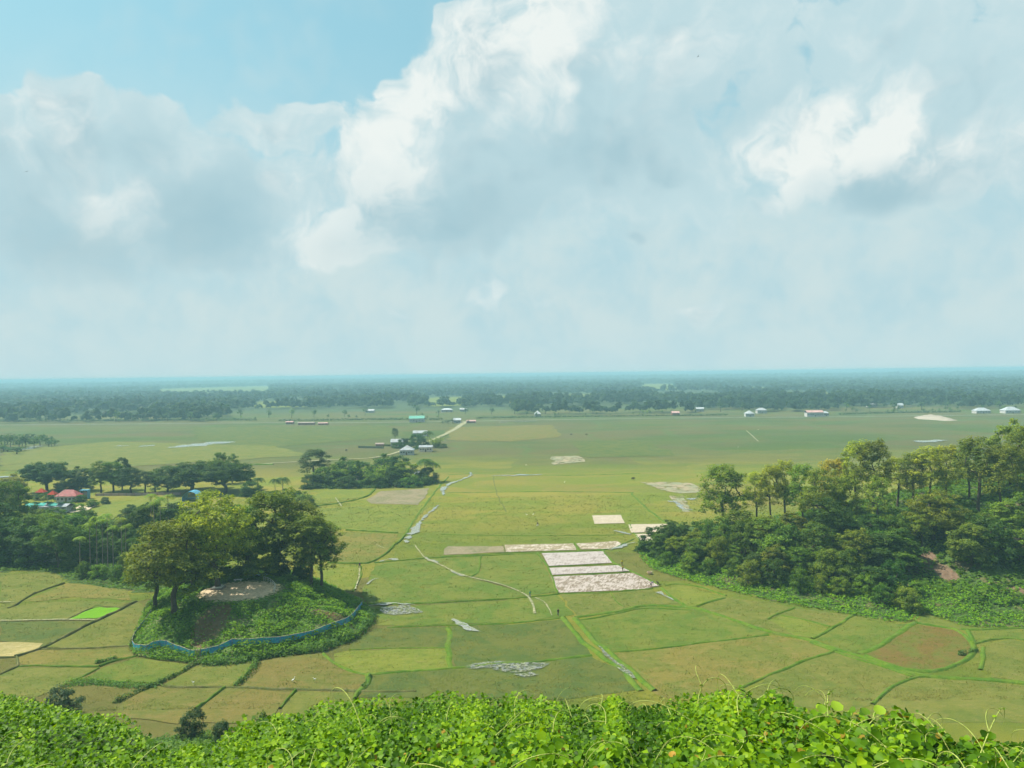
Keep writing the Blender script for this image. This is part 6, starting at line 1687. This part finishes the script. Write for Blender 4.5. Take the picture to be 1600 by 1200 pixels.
def cow(px, py, rz, col, label):
    p = pt(px, py); e = tag(empty('cow', (p[0], p[1], .03), rz), label, 'cow', 'cows grazing on the plain')
    J = [(0, 0, 1.0), (.55, 0, 1.05), (-.6, 0, 1.05), (.9, 0, 1.12), (1.15, 0, .75), (1.35, 0, .45)]; E = [(0, 1), (0, 2), (1, 3), (3, 4), (4, 5)]; Rd = [.36, .34, .32, .2, .15, .09]
    for x, s in ((.55, -1), (.55, 1), (-.6, -1), (-.6, 1)):
        k = len(J); J += [(x, s * .17, .75), (x - (.05 if x > 0 else -.06), s * .18, .42), (x + (.0 if x > 0 else -.04), s * .18, .04)]; E += [(1 if x > 0 else 2, k), (k, k + 1), (k + 1, k + 2)]; Rd += [.12, .07, .05]
    k = len(J); J += [(-.93, 0, 1.1), (-1.0, 0, .55)]; E += [(2, k), (k, k + 1)]; Rd += [.05, .03]
    for s in (-1, 1): k = len(J); J += [(1.12, s * .16, .84)]; E += [(4, k)]; Rd += [.04]
    skinned('body', J, E, Rd, simple('cow_hide', col, .8, .2, .2, 3), e)
    b = MB()
    for s in (-1, 1): b.tube([(1.08, s * .08, .9), (1.1, s * .2, 1.0), (1.12, s * .2, 1.12)], [.03, .022, .01], n=5)
    link('horns', b.build('horns', M_ROPE), e)
cow(989, 750, .4, (.05, .03, .025), 'dark brown cow grazing in the middle meadow')
cow(893, 680, 2.5, (.04, .03, .03), 'dark cow far out on the plain, left of two')
cow(916, 680, .2, (.04, .03, .03), 'dark cow far out on the plain, right of two')
cow(541, 705, 1.2, (.05, .035, .03), 'dark cow by the dirt road left of the tree islands')

# pale basket by the hill foot
p = pt(1015, 897); e = tag(empty('basket', (p[0], p[1], 0)), 'round pale orange basket lying on the grass by the wooded hill', 'basket')
b = MB(); prof = [(.35, 0), (.62, .2), (.72, .5), (.66, .62)]; n = 14
V = [(r_ * math.cos(2 * math.pi * k / n), r_ * math.sin(2 * math.pi * k / n), z_) for r_, z_ in prof for k in range(n)]; b.add(V, [[i * n + k, i * n + (k + 1) % n, (i + 1) * n + (k + 1) % n, (i + 1) * n + k] for i in range(3) for k in range(n)])
link('bowl', b.build('bowl', simple('orange_cane', (.62, .40, .22), .8, .2, .2, 8), True), e)
b = MB(); b.tube([(.68 * math.cos(a_), .68 * math.sin(a_), .62) for a_ in np.linspace(0, 6.28, 15)], .05, n=5, cap=False); link('rim', b.build('rim', M_ROPE, True), e)
# egrets: white birds feeding on the plain
def bird_mesh():
    b = MB(); b.tube([(-.28, 0, .42), (-.1, 0, .48), (.12, 0, .50), (.22, 0, .56)], [.03, .10, .09, .05], n=6); b.tube([(.2, 0, .55), (.3, 0, .72), (.26, 0, .84), (.36, 0, .86)], [.04, .03, .03, .028], n=5)
    b.tube([(-.02, .04, .42), (0, .04, 0)], [.012, .010], n=4); b.tube([(-.02, -.04, .42), (.02, -.04, 0)], [.012, .010], n=4); b.tube([(.36, 0, .86), (.48, 0, .84)], [.018, .004], n=4)
    return b.build('body', simple('white_feathers', (.78, .78, .74), .8, .2, .1, 5), True)
bm_ = bird_mesh()
for i, (px, py, lb) in enumerate([(822, 728, 'white egret near the long puddle on the plain'), (882, 755, 'white egret resting in the meadow above the brown cow\'s left'), (823, 806, 'white egret left of the person in the meadow'), (833, 806, 'white egret just above the person in the meadow'), (1185, 672, 'white egret far out near the far road'), (1153, 700, 'white egret on the far plain above the lone tree'), (492, 1066, 'white egret in the brown field below the mound'), (458, 1067, 'white egret standing left in the brown field'), (302, 1071, 'white egret on the field below the hedge')]):
    p = pt(px, py); e = tag(empty('egret', (p[0], p[1], .05), random.uniform(0, 6), (1.1, 1.1, 1.1)), lb, 'bird', 'white egrets feeding on the plain'); link('body', bm_, e)
# birds in the air
for px, py, d, s, lb, tilt in [(42, 268, 95, .62, 'dark bird gliding low over the left clouds', .5), (1091, 88, 110, .55, 'tiny dark bird high over the central cloud', .9)]:
    r_ = ray(px, py); t = d / r_[1]; e = tag(empty('flying_bird', tuple(np.array([0, 0, CAMZ]) + r_ * t), 0, (s, s, s)), lb, 'bird', 'birds flying in the sky'); e.rotation_euler = (.2, tilt * -1, .4)
    mb_ = simple('dark_feathers', (.045, .05, .055), .8, .2, .2, 5)
    b = MB(); b.tube([(0, -.22, 0), (0, -.05, .01), (0, .1, 0), (0, .2, .01), (0, .27, 0)], [.015, .06, .055, .035, .01], n=6); link('body', b.build('body', mb_, True), e)
    for sg in (-1, 1):
        b = MB(); b.add([(0, .09, .02), (0, -.06, .02), (sg * .22, -.03, .10), (sg * .22, .12, .10), (sg * .5, -.08, .04), (sg * .46, .0, .05), (0, .09, .0), (0, -.06, .0), (sg * .22, -.03, .085), (sg * .22, .12, .085)], [(0, 1, 2, 3), (3, 2, 4, 5), (6, 9, 8, 7), (9, 5, 4, 8)]); link('wing', b.build('wing', mb_), e)
    b = MB(); b.add([(0, -.2, .01), (-.07, -.38, 0), (.07, -.38, 0), (0, -.2, -.005)], [(0, 1, 2, 2), (3, 2, 1, 1)]); link('tail', b.build('tail', mb_), e)

# ------------------------------------------------------------------ labels of far repeats
def ordword(n):
    a = ['', 'first', 'second', 'third', 'fourth', 'fifth', 'sixth', 'seventh', 'eighth', 'ninth', 'tenth', 'eleventh', 'twelfth', 'thirteenth', 'fourteenth', 'fifteenth', 'sixteenth', 'seventeenth', 'eighteenth', 'nineteenth']
    if n < 20: return a[n]
    t_, u = divmod(n, 10); w_ = {2: 'twent', 3: 'thirt', 4: 'fort', 5: 'fift', 6: 'sixt'}[t_]
    return w_ + 'ieth' if u == 0 else w_ + 'y-' + a[u]
by = {}
for o in S.objects:
    if o.parent is None and o.get('label') and o.get('group'): by.setdefault((o['group'], o['label']), []).append(o)
for (gp, lb), os_ in by.items():
    if len(os_) > 1:
        for i, o in enumerate(sorted(os_, key=lambda q: q.location.x / q.location.y)):
            o['label'] = f'{ordword(i + 1)} from the left of the {gp}'
